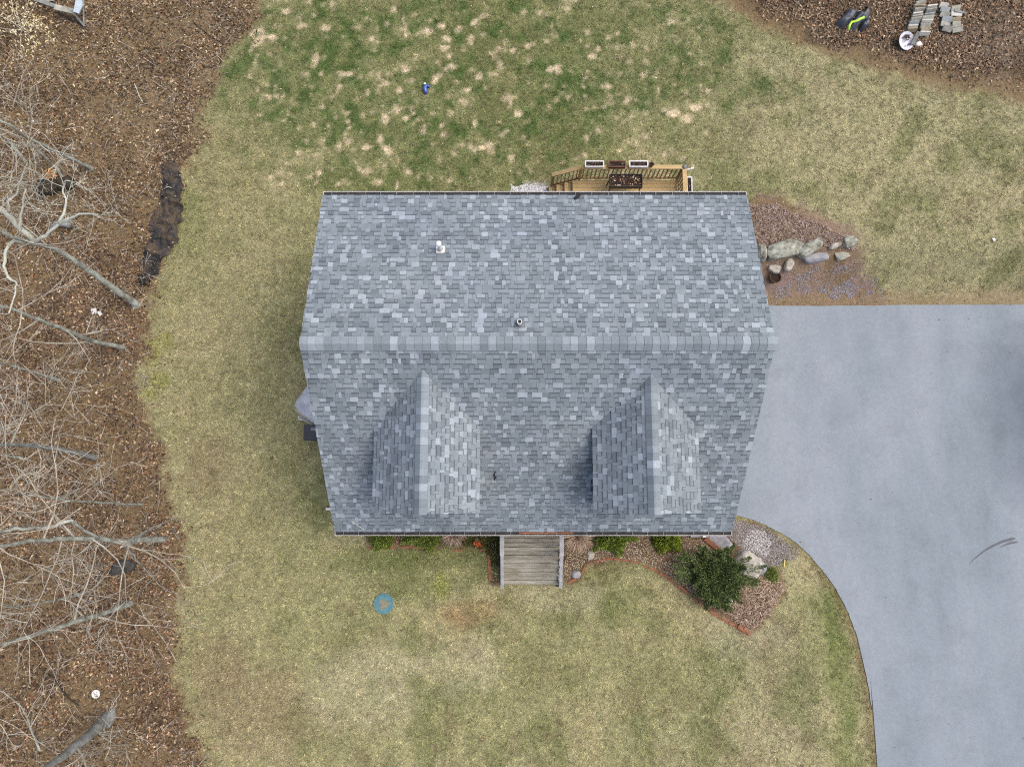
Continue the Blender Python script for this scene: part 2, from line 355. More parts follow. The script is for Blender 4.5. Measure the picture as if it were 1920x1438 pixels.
# ------------------------------------------------------------------ mesh helpers
class MB:
    def __init__(s): s.v = []; s.f = []
    def add(s, vs, fs):
        o = len(s.v); s.v += [tuple(v) for v in vs]; s.f += [tuple(i+o for i in f) for f in fs]; return s
    def box(s, c, size, rot=None, taper=1.0):
        x, y, z = [k/2 for k in size]; vs = []
        for sz in (-1, 1):
            k = taper if sz > 0 else 1
            for sx, sy in ((-1, -1), (1, -1), (1, 1), (-1, 1)): vs.append(Vector((sx*x*k, sy*y*k, sz*z)))
        if rot: vs = [rot @ v for v in vs]
        c = Vector(c)
        return s.add([v+c for v in vs], [(3, 2, 1, 0), (4, 5, 6, 7), (0, 1, 5, 4), (1, 2, 6, 5), (2, 3, 7, 6), (3, 0, 4, 7)])
    def bar(s, a, b, w, h, up=Vector((0, 0, 1))):
        a = Vector(a); b = Vector(b); d = (b-a); L = d.length; d.normalize()
        x = d.cross(up)
        if x.length < 1e-4: x = d.cross(Vector((0, 1, 0)))
        x.normalize(); z = x.cross(d)
        R = Matrix((x, d, z)).transposed()
        return s.box((a+b)/2, (w, L, h), R)
    def tube(s, pts, rad, n=8, cap=True):
        pts = [Vector(p) for p in pts]; m = len(pts)
        if not hasattr(rad, '__len__'): rad = [rad]*m
        d0 = (pts[1]-pts[0]).normalized(); x = d0.cross(Vector((0.31, .77, .55))).normalized()
        o = len(s.v)
        for k in range(m):
            d = (pts[min(k+1, m-1)]-pts[max(k-1, 0)]).normalized()
            x = (x-d*x.dot(d)).normalized(); y = d.cross(x)
            for j in range(n):
                a = 2*math.pi*j/n; s.v.append(tuple(pts[k]+(x*math.cos(a)+y*math.sin(a))*rad[k]))
        for k in range(m-1):
            for j in range(n):
                a = o+k*n+j; b = o+k*n+(j+1) % n; s.f.append((a, b, b+n, a+n))
        if cap: s.f.append(tuple(o+j for j in range(n-1, -1, -1))); s.f.append(tuple(o+(m-1)*n+j for j in range(n)))
        return s
    def lathe(s, c, prof, n=20, cap0=True, cap1=True):
        c = Vector(c); o = len(s.v)
        for r, z in prof:
            for j in range(n):
                a = 2*math.pi*j/n; s.v.append((c.x+r*math.cos(a), c.y+r*math.sin(a), c.z+z))
        for k in range(len(prof)-1):
            for j in range(n):
                a = o+k*n+j; b = o+k*n+(j+1) % n; s.f.append((a, b, b+n, a+n))
        if cap0: s.f.append(tuple(o+j for j in range(n-1, -1, -1)))
        if cap1: s.f.append(tuple(o+(len(prof)-1)*n+j for j in range(n)))
        return s
    def mesh(s, name):
        me = bpy.data.meshes.new(name); me.from_pydata(s.v, [], s.f); me.update(); return me
    def build(s, name, m, parent=None, smooth=False, bevel=0):
        me = s.mesh(name); me.materials.append(m)
        if smooth: me.polygons.foreach_set('use_smooth', [True]*len(me.polygons))
        o = bpy.data.objects.new(name, me); COL.objects.link(o)
        if parent is not None: adopt(o, parent)
        if bevel:
            bm = o.modifiers.new('bevel', 'BEVEL'); bm.width = bevel; bm.segments = 2; bm.limit_method = 'ANGLE'
        return o
def world_loc(o):
    v = Vector(o.location)
    while o.parent is not None: o = o.parent; v = v+Vector(o.location)
    return v
def adopt(o, parent):
    """parent without moving: things are only translated, so a shift is enough"""
    o.parent = parent; o.location = Vector(o.location)-world_loc(parent)
def tag(o, label, cat, group=None, kind=None):
    if label: o['label'] = label
    if cat: o['category'] = cat
    if group: o['group'] = group
    if kind: o['kind'] = kind
    return o
def thing(name, label, cat, loc=(0, 0, 0), group=None):
    o = bpy.data.objects.new(name, None); COL.objects.link(o); o.location = loc; o.empty_display_size = .1
    return tag(o, label, cat, group)
def nmesh(name, verts, faces_flat, nper, m, cols=None, parent=None):
    """fast mesh from numpy arrays: faces all of nper corners"""
    me = bpy.data.meshes.new(name); nv = len(verts); nf = len(faces_flat)//nper
    me.vertices.add(nv); me.vertices.foreach_set('co', np.ascontiguousarray(verts, dtype=np.float32).ravel())
    me.loops.add(nf*nper); me.loops.foreach_set('vertex_index', np.ascontiguousarray(faces_flat, dtype=np.int32))
    me.polygons.add(nf); me.polygons.foreach_set('loop_start', np.arange(0, nf*nper, nper, dtype=np.int32))
    me.update(calc_edges=True)
    if cols is not None:
        a = me.attributes.new('Col', 'FLOAT_COLOR', 'POINT')
        c4 = np.ones((nv, 4), np.float32); c4[:, :3] = cols; a.data.foreach_set('color', c4.ravel())
    me.materials.append(m); o = bpy.data.objects.new(name, me); COL.objects.link(o)
    if parent is not None: adopt(o, parent)
    return o

# ------------------------------------------------------------------ ground sheet
def spaced(lo, hi, step, far):
    a = list(np.arange(lo, hi+step/2, step)); s = step; x = hi; out = []
    while x < far: s *= 1.6; x += s; out.append(x)
    s = step; x = lo; pre = []
    while x > -far: s *= 1.6; x -= s; pre.append(x)
    return np.array(pre[::-1]+a+out)
vx = spaced(-22.4, 22.4, .085, 900); vy = spaced(-12, 21.5, .085, 900)
VX, VY = np.meshgrid(vx, vy); vz = samp(HGT, VX, VY)
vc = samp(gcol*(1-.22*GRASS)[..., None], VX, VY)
outm = S(0, 6, np.maximum.reduce([np.abs(VX)-22.4, -12-VY, VY-21.5]))
vc = mixc(vc, C3(112, 94, 72)+np.zeros(VX.shape+(3,)), outm)
nx, ny = len(vx), len(vy)
idx = np.arange(nx*ny).reshape(ny, nx)
q = np.stack([idx[:-1, :-1], idx[:-1, 1:], idx[1:, 1:], idx[1:, :-1]], -1).reshape(-1)
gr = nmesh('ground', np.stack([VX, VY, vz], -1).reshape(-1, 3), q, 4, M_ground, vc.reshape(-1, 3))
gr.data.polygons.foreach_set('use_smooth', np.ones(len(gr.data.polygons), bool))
gr['kind'] = 'structure'

# driveway slab
def poly_slab(name, pts, z, th, m, kind='structure'):
    bm = bmesh.new(); vs = [bm.verts.new((p[0], p[1], z)) for p in pts]; f = bm.faces.new(vs)
    bmesh.ops.recalc_face_normals(bm, faces=[f])
    if f.normal.z < 0: f.normal_flip()
    r = bmesh.ops.extrude_face_region(bm, geom=[f])
    for v in [g for g in r['geom'] if isinstance(g, bmesh.types.BMVert)]: v.co.z -= th
    f.normal_update()
    bmesh.ops.recalc_face_normals(bm, faces=bm.faces)
    me = bpy.data.meshes.new(name); bm.to_mesh(me); bm.free(); me.materials.append(m)
    o = bpy.data.objects.new(name, me); COL.objects.link(o); o['kind'] = kind; return o
def smooth_poly(pts, k=6, jit=0.0):
    out = []; n = len(pts)
    for i in range(n):
        if abs(pts[i][0]) > 30 or abs(pts[(i+1) % n][0]) > 30 or pts[i][1] < -30 or pts[(i+1) % n][1] < -30: out.append(tuple(pts[i][:2])); continue
        p0, p1, p2, p3 = [Vector(pts[(i+j-1) % n][:2]).to_3d() for j in range(4)]
        L = (p2-p1).length; kk = k if L < 6 else 1
        for s_ in range(kk):
            u = s_/kk
            q_ = .5*((2*p1)+(p2-p0)*u+(2*p0-5*p1+4*p2-p3)*u*u+(3*p1-p0-3*p2+p3)*u**3) if kk > 1 else p1
            out.append((q_.x+random.uniform(-jit, jit), q_.y+random.uniform(-jit, jit)))
    return out
dv = poly_slab('driveway', smooth_poly(drive_poly, 8, .012), DZ+.035, .09, M_asphalt)

# ------------------------------------------------------------------ loose cover: grass, leaves, pebbles
def rand_unit(n): a = rng.uniform(0, 2*np.pi, n); return np.cos(a), np.sin(a)
def in_view(x, y, mrg=0.6):
    d = np.stack([x, y, np.zeros_like(x)-H], -1)
    cx = d[:, 0]; cy = d[:, 1]*ct+d[:, 2]*st; cz = -d[:, 1]*st+d[:, 2]*ct
    return (np.abs(cx/-cz) < 960/FPX+mrg/H) & (np.abs(cy/-cz) < 719/FPX+mrg/H)
def blades(n, per):
    x = rng.uniform(-21, 21, n); y = rng.uniform(-11, 20.5, n)
    k = in_view(x, y, 2.0) & (rng.random(n) < samp(GRASS, x, y)*1.0); x, y = x[k], y[k]; n = len(x)
    col = samp(gcol, x, y)
    tone = np.exp(np.clip(rng.normal(-.02, .31, n), -.9, .42))[:, None]
    c = col*tone
    q = rng.random(n)[:, None]
    c = np.where(q < .25, c*np.array([1.16, 1.13, 1.12]), c); c = np.where(q > .86, c*np.array([.62, .72, .55]), c)
    x = np.repeat(x, per)+rng.normal(0, .028, n*per); y = np.repeat(y, per)+rng.normal(0, .028, n*per); c = np.repeat(c, per, 0)*rng.uniform(.7, 1.35, n*per)[:, None]
    n = len(x); z = samp(HGT, x, y)
    ln = rng.uniform(.05, .12, n); w = rng.uniform(.005, .010, n); lean = rng.uniform(.4, 1.4, n)
    cx, sx = rand_unit(n)
    base = np.stack([x, y, z-.005], -1)
    pr = np.stack([-sx*w, cx*w, np.zeros(n)], -1)
    tip = base+np.stack([cx*ln*np.sin(lean), sx*ln*np.sin(lean), ln*np.cos(lean)+.012], -1)
    V = np.stack([base-pr, base+pr, tip], 1).reshape(-1, 3)
    return V, np.repeat(c, 3, 0)
V, c = blades(190000, 7)
tag(nmesh('lawn_grass', V, np.arange(len(V)), 3, M_blade, c), 'short dormant lawn grass around the house, greener behind it', 'grass', kind='stuff')

def leaf_mesh(x, y, size, cols, lift=.0, tilt=.5, z=None, asp=.55):
    n = len(x); z = samp(HGT, x, y) if z is None else z
    cx, sx = rand_unit(n); tl = rng.uniform(-tilt, tilt, n); tr = rng.uniform(-tilt, tilt, n)
    d = np.stack([cx*np.cos(tl), sx*np.cos(tl), np.sin(tl)], -1); p = np.stack([-sx*np.cos(tr), cx*np.cos(tr), np.sin(tr)], -1)
    w = (size*rng.uniform(asp*.7, asp*1.3, n)/2)[:, None]; l = (size/2)[:, None]
    b = np.stack([x, y, z+lift+rng.uniform(.005, .045, n)], -1)
    up = np.zeros((n, 3)); up[:, 2] = size*rng.uniform(-.05, .30, n)
    V = np.stack([b-d*l, b+p*w+up, b+d*l*1.05, b-p*w+up], 1).reshape(-1, 3)
    i = np.arange(n)*4
    F = np.stack([i, i+1, i+2, i, i+2, i+3], -1).reshape(-1)
    return V, F, np.repeat(cols, 4, 0)
LEAFPAL = np.array([C3(118, 96, 76), C3(142, 114, 90), C3(160, 132, 102), C3(158, 114, 82), C3(192, 164, 130), C3(226, 206, 176), C3(84, 66, 54), C3(168, 150, 134)])
LEAFPAL = (LEAFPAL*.95+LEAFPAL.mean(1)[:, None]*.05)
def leaf_cols(n, p): return .80*LEAFPAL[rng.choice(len(LEAFPAL), n, p=p)]*np.exp(np.clip(rng.normal(-.06, .30, n), -.8, .6))[:, None]
n = 760000
x = rng.uniform(-22, 22, n); y = rng.uniform(-11.5, 21, n)
dwl = samp(dWL, x, y); dwr = samp(dWR, x, y); e = samp(edge, x, y)
pat = fbm(x, y, 1.1, 210, 4)
pL = (S(.12, -.4, dwl+e*1.1)+.05*S(1.3, 0, dwl+e))*(.30+.70*S(.32, .56, pat)); pL = pL*np.where(y > 9, .8, 1)
pR = S(.0, -1.5, dwr+e*.7)*(.3+.7*S(.35, .55, pat))
k = in_view(x, y, 2.5) & (rng.random(n) < np.maximum(pL, pR)); x, y = x[k], y[k]
P1 = [.19, .20, .16, .09, .15, .06, .08, .07]
cols = leaf_cols(len(x), P1)*(.78+.9*(fbm(x, y, .9, 220)[:, None]-.38)+.3*(fbm(x, y, 3.2, 230)[:, None]-.5))
cols = np.where((dwr[k] < .3)[:, None], cols*.8*1.25+np.array([.045, .036, .026]), cols); cols = np.where(((y > 9) & (x < 0))[:, None], cols*np.array([1.04, 1.10, 1.08]), cols)
V1, F1, c1 = leaf_mesh(x, y, rng.uniform(.06, .16, len(x)), cols, tilt=.9, asp=.42)
# strays over lawn, beds and drive
n = 9500; x = rng.uniform(-20, 20, n); y = rng.uniform(-10, 20, n)
near = np.exp(-np.clip(np.minimum(samp(dWL, x, y), samp(dWR, x, y)), 0, 99)/1.2)
k = in_view(x, y, 1) & (samp(dH, x, y) > .1) & (samp(dD, x, y) > 0.02) & (rng.random(n) < .10+.7*near+.25*samp(gm, x, y)); x, y = x[k], y[k]
V2, F2, c2 = leaf_mesh(x, y, rng.uniform(.03, .085, len(x)), leaf_cols(len(x), [.06, .08, .1, .10, .22, .34, .03, .07])*1.15, tilt=.6)
# along the bed and the drive edges
n = 9000; x = rng.uniform(6, 20, n); y = rng.uniform(-9, 9.5, n)
k = (rng.random(n) < np.maximum(S(.5, .05, samp(dD, x, y))*.55, S(.1, -.2, samp(dBR, x, y))*.35)) & (samp(dD, x, y) > -.05) & (samp(dH, x, y) > .1); x, y = x[k], y[k]
V3, F3, c3 = leaf_mesh(x, y, rng.uniform(.03, .065, len(x)), leaf_cols(len(x), [.14, .18, .2, .18, .14, .06, .05, .05]), tilt=.7)
dl = np.array([W(a_, b_, DZ)[:2] for a_, b_ in [(1644, 582), (1760, 600), (1772, 599), (1815, 598), (1840, 662), (1745, 701), (1871, 712), (1666, 799), (1618, 842), (1632, 936), (1665, 800), (1535, 843), (1720, 774),
                                              (1500, 1016), (1530, 690), (1776, 660), (1846, 750), (1660, 1120), (1625, 1170), (1677, 1400)]])
fl = rng.uniform((9, -9), (19, 6.4), (70, 2)); fl = fl[samp(dD, fl[:, 0], fl[:, 1]) < -.15]; dl = np.concatenate([dl, fl])
V4, F4, c4 = leaf_mesh(dl[:, 0], dl[:, 1], np.concatenate([rng.uniform(.04, .075, 20), rng.uniform(.015, .045, len(dl)-20)]), leaf_cols(len(dl), [.1, .15, .25, .2, .15, .05, .1, 0]), tilt=.4, z=np.full(len(dl), DZ+.035))
Vs, Fs, cs, o_ = [], [], [], 0
for a_, b_, c_ in ((V1, F1, c1), (V2, F2, c2), (V3, F3, c3), (V4, F4, c4)):
    Vs.append(a_); Fs.append(b_+o_); cs.append(c_); o_ += len(a_)
tag(nmesh('leaf_litter', np.concatenate(Vs), np.concatenate(Fs), 3, M_leaf, np.concatenate(cs)), 'brown fallen leaves covering the woodland floor and strewn on the lawn', 'leaves', kind='stuff')

def poly_pts(px, n, z=0.0, ragged=.12, patchy=0):
    P = np.array([G(a_, b_)[:2] for a_, b_ in px]); lo, hi = P.min(0), P.max(0)
    x = rng.uniform(lo[0]-.6, hi[0]+.6, n*4); y = rng.uniform(lo[1]-.6, hi[1]+.6, n*4)
    k = sdf(P, x, y)+(fbm(x, y, .35, 301, 3)-.5)*ragged*2 < 0
    if patchy: k &= rng.random(len(x)) < S(.40, .56, fbm(x, y, .55, 311, 4))*.9+.1
    return x[k][:n], y[k][:n]
def pebbles(name, label, px, n, size, pal, ragged=.12, lift=0.0, patchy=0):
    x, y = poly_pts(px, n, ragged=ragged, patchy=patchy); n = len(x)
    s = rng.uniform(size[0], size[1], n)/2
    sx, sy, sz = s*rng.uniform(.8, 1.3, n), s*rng.uniform(.7, 1.1, n), s*rng.uniform(.45, .8, n)
    c_, s_ = rand_unit(n); z = samp(HGT, x, y)+sz*.5+lift
    dirs = [(1, 0, 0), (0, 1, 0), (-1, 0, 0), (0, -1, 0), (0, 0, 1), (0, 0, -1)]
    V = np.stack([np.stack([x+c_*d[0]*sx-s_*d[1]*sy, y+s_*d[0]*sx+c_*d[1]*sy, z+d[2]*sz], -1) for d in dirs], 1).reshape(-1, 3)
    f = np.array([(0, 1, 4), (1, 2, 4), (2, 3, 4), (3, 0, 4), (1, 0, 5), (2, 1, 5), (3, 2, 5), (0, 3, 5)]).reshape(-1)
    F = (np.arange(n)[:, None]*6+f[None]).reshape(-1)
    pal = np.array([C3(*p) for p in pal]); c = pal[rng.integers(0, len(pal), n)]*rng.uniform(.8, 1.15, n)[:, None]
    o = nmesh(name, V, F, 3, M_stone, np.repeat(c, 6, 0)); tag(o, label, 'gravel', kind='stuff'); return o
TANP = [(196, 178, 148), (176, 156, 126), (214, 200, 176), (150, 130, 104), (128, 108, 88), (200, 190, 176)]
pebbles('river_pebbles', 'tan pebbles in the front bed right of the steps', [(1056, 985), (1056, 1085), (1080, 1080), (1097, 1056), (1150, 1046), (1205, 1053), (1255, 1082), (1310, 1125), (1340, 1090), (1320, 985)], 9000, (.025, .05), TANP)
pebbles('bed_pebbles', 'tan pebbles among the shrubs left of the steps', [(700, 985), (700, 1016), (790, 1020), (800, 985)], 900, (.02, .045), TANP)
pebbles('white_pebbles', 'pale pebbles inside the red edging left of the steps', [(922, 1055), (922, 1088), (936, 1088), (936, 1030), (926, 1030)], 330, (.02, .045), [(214, 212, 206), (186, 182, 176), (150, 146, 140)], .03)
pebbles('marble_chips', 'white stone chips at the foot of the deck stairs', [(958, 345), (966, 352), (985, 346), (1030, 350), (1040, 362), (1040, 385), (958, 385)], 9500, (.02, .045), [(236, 236, 238), (222, 222, 226), (240, 240, 240), (196, 196, 200)], .04)
pebbles('white_gravel', 'patch of white gravel beside the driveway corner', [(1395, 1000), (1420, 992), (1440, 1010), (1445, 1040), (1415, 1040), (1395, 1025)], 1300, (.028, .055), [(228, 228, 230), (206, 206, 208), (184, 184, 188)], .2)
GREYP = [(150, 148, 150), (170, 168, 168), (128, 124, 124), (186, 180, 176), (140, 122, 108)]
pebbles('grey_gravel', 'grey crushed gravel between juniper and driveway', [(1372, 975), (1420, 985), (1465, 1005), (1500, 1030), (1490, 1050), (1440, 1070), (1425, 1060), (1400, 1035), (1365, 1010)], 9000, (.02, .045), GREYP, .12)
pebbles('bluish_gravel', 'bluish gravel patches behind the upper edge of the driveway', [(1490, 515), (1530, 505), (1590, 495), (1625, 495), (1650, 530), (1655, 555), (1620, 560), (1560, 555), (1530, 545), (1490, 550), (1455, 565), (1450, 540)], 6500, (.02, .045),
        [(158, 158, 172), (174, 174, 186), (140, 138, 150), (186, 184, 190), (146, 130, 116)], .3, patchy=1)

def twig_litter(name, label, px, n, pal, ln=(.06, .2)):
    x, y = poly_pts(px, n, ragged=.1); n = len(x); z = samp(HGT, x, y)
    l = rng.uniform(ln[0], ln[1], n)/2; w = rng.uniform(.004, .011, n); c_, s_ = rand_unit(n); tl = rng.uniform(-.35, .35, n)
    b_ = np.stack([x, y, z+rng.uniform(.01, .09, n)], -1); d = np.stack([c_*l, s_*l, np.sin(tl)*l], -1); p = np.stack([-s_*w, c_*w, np.zeros(n)], -1)
    V = np.stack([b_-d-p, b_+d-p*.5, b_+d+p*.5, b_-d+p], 1).reshape(-1, 3); i = np.arange(n)*4
    pal = np.array([C3(*q_) for q_ in pal]); c = pal[rng.integers(0, len(pal), n)]*rng.uniform(.75, 1.15, n)[:, None]
    o = nmesh(name, V, np.stack([i, i+1, i+2, i+3], -1).reshape(-1), 4, M_leaf, np.repeat(c, 4, 0)); return tag(o, label, 'litter', kind='stuff')
MUL = [(168, 144, 122), (192, 170, 148), (144, 116, 94), (112, 88, 70), (208, 190, 170), (136, 120, 102)]
twig_litter('mulch_twigs', 'pinkish brown dry stalks and mulch in the bed corner', [(1350, 1100), (1400, 1085), (1440, 1070), (1468, 1100), (1450, 1140), (1425, 1172), (1405, 1182), (1370, 1155), (1330, 1130)], 2600, MUL)
twig_litter('dry_stalks', 'purplish brown dead stalks in the side bed above the boulders', [(1400, 385), (1450, 385), (1500, 405), (1555, 430), (1600, 448), (1600, 470), (1520, 455), (1440, 470), (1415, 470)], 4200,
            [(146, 126, 114), (168, 148, 142), (122, 100, 86), (104, 82, 66), (186, 168, 160), (150, 130, 100)])
twig_litter('forest_twigs', 'thin grey fallen twigs strewn on the woodland floor', [(0, 0), (480, 0), (380, 220), (330, 400), (270, 640), (290, 850), (320, 1000), (330, 1300), (370, 1438), (0, 1438)], 1500,
            [(150, 140, 128), (172, 162, 150), (128, 116, 102), (190, 180, 168)], (.12, .7))

# ------------------------------------------------------------------ house
HXc, HL = 0.63, 5.85
RY, RZ = 3.568, 7.368
BY, BZ = 8.021, 5.878
FY, FZ = -1.21, 3.168
house = thing('house', 'grey shingled cape house with two front dormers seen from above', 'house', (HXc, RY, 0))
def slope_frame(top, bot):
    v = (top-bot); R = v.length; v.normalize(); return v, R
front_bot = Vector((0, FY, FZ)); back_bot = Vector((0, BY, BZ)); rid = Vector((0, RY, RZ))
fv, fR = slope_frame(rid, front_bot); bv, bR = slope_frame(rid, back_bot)
fn = Vector((1, 0, 0)).cross(fv).normalized(); bn = Vector((-1, 0, 0)).cross(bv).normalized()
# roof deck boards: one closed body under the shingles
def slab(mb, p, u, v, n, Lu, Lv, th):
    a = [p, p+u*Lu, p+u*Lu+v*Lv, p+v*Lv]; top = [x-n*.004 for x in a]; bo = [x-n*th for x in a]
    mb.add(bo+top, [(3, 2, 1, 0), (4, 5, 6, 7), (0, 1, 5, 4), (1, 2, 6, 5), (2, 3, 7, 6), (3, 0, 4, 7)])
U = Vector((1, 0, 0))
mb = MB(); slab(mb, Vector((HXc-HL, FY, FZ)), U, fv, fn, 2*HL, fR, .16); slab(mb, Vector((HXc+HL, BY, BZ)), -U, bv, bn, 2*HL, bR, .16)
roof = mb.build('roof', M_under, house); roof['label'] = 'steep front and shallow back roof of blended grey shingles'
# white rake boards along the gable edges
for sx in (-1, 1):
    for bot, v, n_, R_ in ((Vector((0, FY, FZ)), fv, fn, fR), (Vector((0, BY, BZ)), bv, bn, bR)):
        a = Vector((HXc+sx*(HL-.012), bot.y, bot.z))-n_*.1; MB().bar(a, a+v*(R_-.03), .02, .15, n_).build('rake_board', M_white, house)
# walls
def wall(name, pts, m, th=None):
    return MB().add(pts, [tuple(range(len(pts)))]).build(name, m, house)
def zf(y): return FZ+(y-FY)*(RZ-FZ)/(RY-FY)-.2
def zb(y): return BZ+(BY-y)*(RZ-BZ)/(BY-RY)-.18
def lap_wall(name, a, b, z0, z1):
    mb = MB(); k = int((z1-z0)/.115); d = (b-a).normalized(); out = Vector((d.y, -d.x, 0))
    for i in range(k):
        za = z0+(z1-z0)*i/k; zb_ = z0+(z1-z0)*(i+1)/k
        p = [a+out*.014, b+out*.014, b, a]
        mb.add([(p[0].x, p[0].y, za), (p[1].x, p[1].y, za), (p[2].x, p[2].y, zb_), (p[3].x, p[3].y, zb_), (p[2].x, p[2].y, za), (p[3].x, p[3].y, za)], [(0, 1, 2, 3), (1, 0, 5, 4)])
    return mb.build(name, M_siding, house)
lap_wall('wall', Vector((HX0, HY0, 0)), Vector((HX1, HY0, 0)), .55, zf(HY0))
lap_wall('wall', Vector((HX1, HY1, 0)), Vector((HX0, HY1, 0)), .55, zb(HY1))
for X in (HX0, HX1):
    wall('gable_wall', [(X, HY0, .55), (X, HY1, .55), (X, HY1, zb(HY1)), (X, RY, RZ-.2), (X, HY0, zf(HY0))], M_siding)
MB().box((HXc, (HY0+HY1)/2, -.45), (2*5.58, HY1-HY0-.04, 2.0)).build('foundation', M_found, house)
for Y, sgn, xs, z0 in ((HY0, -1, (-3.3, -1.6, 3.0, 4.6), 1.95), (HY1, 1, (-3.6, -1.2, 1.0, 4.4), 1.95), (HY1, 1, (-3.2, 0.6, 4.0), 4.4)):
    for x_ in xs:
        w = MB().box((x_, Y+sgn*.03, z0+.35), (.95, .08, 1.35)).build('window', M_white, house)
        MB().box((x_, Y+sgn*.076, z0+.35), (.8, .02, 1.2)).build('pane', M_glass, w)
dr = MB().box((.70, HY0-.03, 1.95), (1.0, .07, 2.1)).build('door', mk('door_paint', C(96, 40, 38), C(104, 46, 42), 3, .5), house)
MB().lathe((1.08, HY0-.1, 1.95), [(.02, -.02), (.035, 0), (.02, .03)], 10).build('door_knob', M_lead, dr)

# --- shingles
TONES = [.30, .38, .45, .5, .54, .60, .68, .84, .95]; TP = [.06, .11, .14, .15, .13, .12, .12, .11, .06]
WID = [.08, .11, .145, .18, .22, .27]; WPR = [.12, .2, .24, .22, .15, .07]
def piece(w, e, tooth, tone):
    """one tab in local axes: x along, y upslope, z out of the roof"""
    t_ = .011 if tooth else .005; top = .003; L_ = e+.02; bnd = e*.72
    zb_ = t_+(top-t_)*bnd/L_; g = .0025
    v = [(g, 0, t_), (w-g, 0, t_), (w-g, bnd, zb_), (g, bnd, zb_), (w-g, L_, top), (g, L_, top), (g, 0, 0), (w-g, 0, 0), (w-g, L_, 0), (g, L_, 0)]
    f = [(0, 1, 2, 3), (3, 2, 4, 5), (6, 7, 1, 0), (6, 0, 3, 5, 9), (1, 7, 8, 4, 2)]
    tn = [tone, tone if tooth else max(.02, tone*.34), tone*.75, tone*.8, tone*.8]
    return v, f, tn
PIECES = []     # (area, matrix, key)
def proj_area(p, n_, a_):
    d = Vector((0, 0, H))-p; L_ = d.length; c_ = d.normalized().dot(n_); return a_*c_/(L_*L_)
def course_field(org, u, v, n_, Lu, R_, lim=None, skip=None):
    k = round(R_/.143); e = R_/k; M0 = Matrix((u, v, n_)).transposed()
    for i in range(k):
        s0 = i*e; x_ = -random.uniform(0, .15); tooth = random.random() < .5
        hi = Lu if lim is None else lim(s0)
        while x_ < hi:
            w = random.choices(WID, WPR)[0]; xa = max(x_, 0); xb = min(x_+w, hi)
            ww = w
            if xb-xa < .03: x_ += w; continue
            if xb-xa < w-.001: ww = round(xb-xa, 2)
            tn = random.choices(TONES, TP)[0]
            if not tooth and tn > .8 and random.random() < .5: tn = .54
            p = org+u*xa+v*(s0+random.uniform(-.003, .003))
            if skip is None or not skip(p+u*ww/2+v*e/2):
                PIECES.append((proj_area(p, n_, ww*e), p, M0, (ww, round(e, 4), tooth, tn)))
            x_ += w; tooth = (not tooth) if random.random() < .85 else tooth
DORM = [(-2.25, 1.40, 6.84), (3.53, 1.40, 6.74)]; DZE = 5.68; DFY = -0.60
def in_dormer(p):
    for cx, hw, zr in DORM:
        if abs(p.x-cx) < hw-.12 and p.y > DFY+.45:
            if p.z < zr-(zr-DZE)*abs(p.x-cx)/hw-.10: return True
    return False
course_field(Vector((HXc-HL-.01, FY-.01, FZ)), U, fv, fn, 2*HL+.02, fR, skip=in_dormer)
course_field(Vector((HXc+HL+.01, BY+.01, BZ)), -U, bv, bn, 2*HL+.02, bR)
DSTART = len(PIECES)
dorm_objs = []
for cx, hw, zr in DORM:
    dm = thing('dormer', None, None, (cx, DFY, DZE)); del_ = None
    dm.parent = house; dm.location = Vector((cx, DFY, DZE))-house.location; dorm_objs.append(dm)
    yb = lambda z: FY+(z-FZ)*(RY-FY)/(RZ-FZ)
    for sx in (-1, 1):
        dvv = Vector((-sx*hw, 0, zr-DZE)); Rd = dvv.length; dvv.normalize()
        if sx < 0: uu = Vector((0, -1, 0)); org = Vector((cx-hw, yb(zr)+.1, DZE))
        else: uu = Vector((0, 1, 0)); org = Vector((cx+hw, DFY, DZE))
        nn_ = uu.cross(dvv).normalized()
        Lu = yb(zr)+.1-DFY
        def below(p): return (p-Vector((0, FY, FZ))).dot(fn) < -.06
        course_field(org, uu, dvv, nn_, Lu, Rd, skip=below)
        # deck of that slope, cut off at the valley
        a = [Vector((cx+sx*hw, DFY+.02, DZE)), Vector((cx, DFY+.02, zr)), Vector((cx, yb(zr)-.03, zr)), Vector((cx+sx*hw, yb(DZE)-.03, DZE))]
        top = [p-nn_*.004 for p in a]; bo = [p-nn_*.1 for p in a]
        fs = [(0, 1, 2, 3), (7, 6, 5, 4), (0, 4, 5, 1), (1, 5, 6, 2), (2, 6, 7, 3), (3, 7, 4, 0)]
        MB().add(top+bo, fs).build('roof_deck', M_under, dm)
    # front gable wall with window, side cheeks
    yw = DFY+.22; zl = zf(yw)+.15
    MB().add([(cx-hw+.15, yw, zl), (cx+hw-.15, yw, zl), (cx+hw-.15, yw, DZE-.02), (cx, yw, zr-.13), (cx-hw+.15, yw, DZE-.02)], [(0, 1, 2, 3, 4)]).build('gable_wall', M_siding, dm)
    for sx in (-1, 1):
        X = cx+sx*(hw-.15); MB().add([(X, yw, zl), (X, yw, DZE-.02), (X, yb(DZE), DZE-.02)], [(0, 1, 2)]).build('side_wall', M_siding, dm)
    w = MB().box((cx, yw-.03, 5.25), (.95, .08, 1.25)).build('window', M_white, dm); MB().box((cx, yw-.076, 5.25), (.8, .02, 1.1)).build('pane', M_glass, w)
dorm_objs[0]['label'] = 'gabled dormer on the left half of the front roof'; dorm_objs[1]['label'] = 'gabled dormer on the right half of the front roof'
order = sorted(range(len(PIECES)), key=lambda i: -PIECES[i][0])
single = set(order[:300])
cache = {}
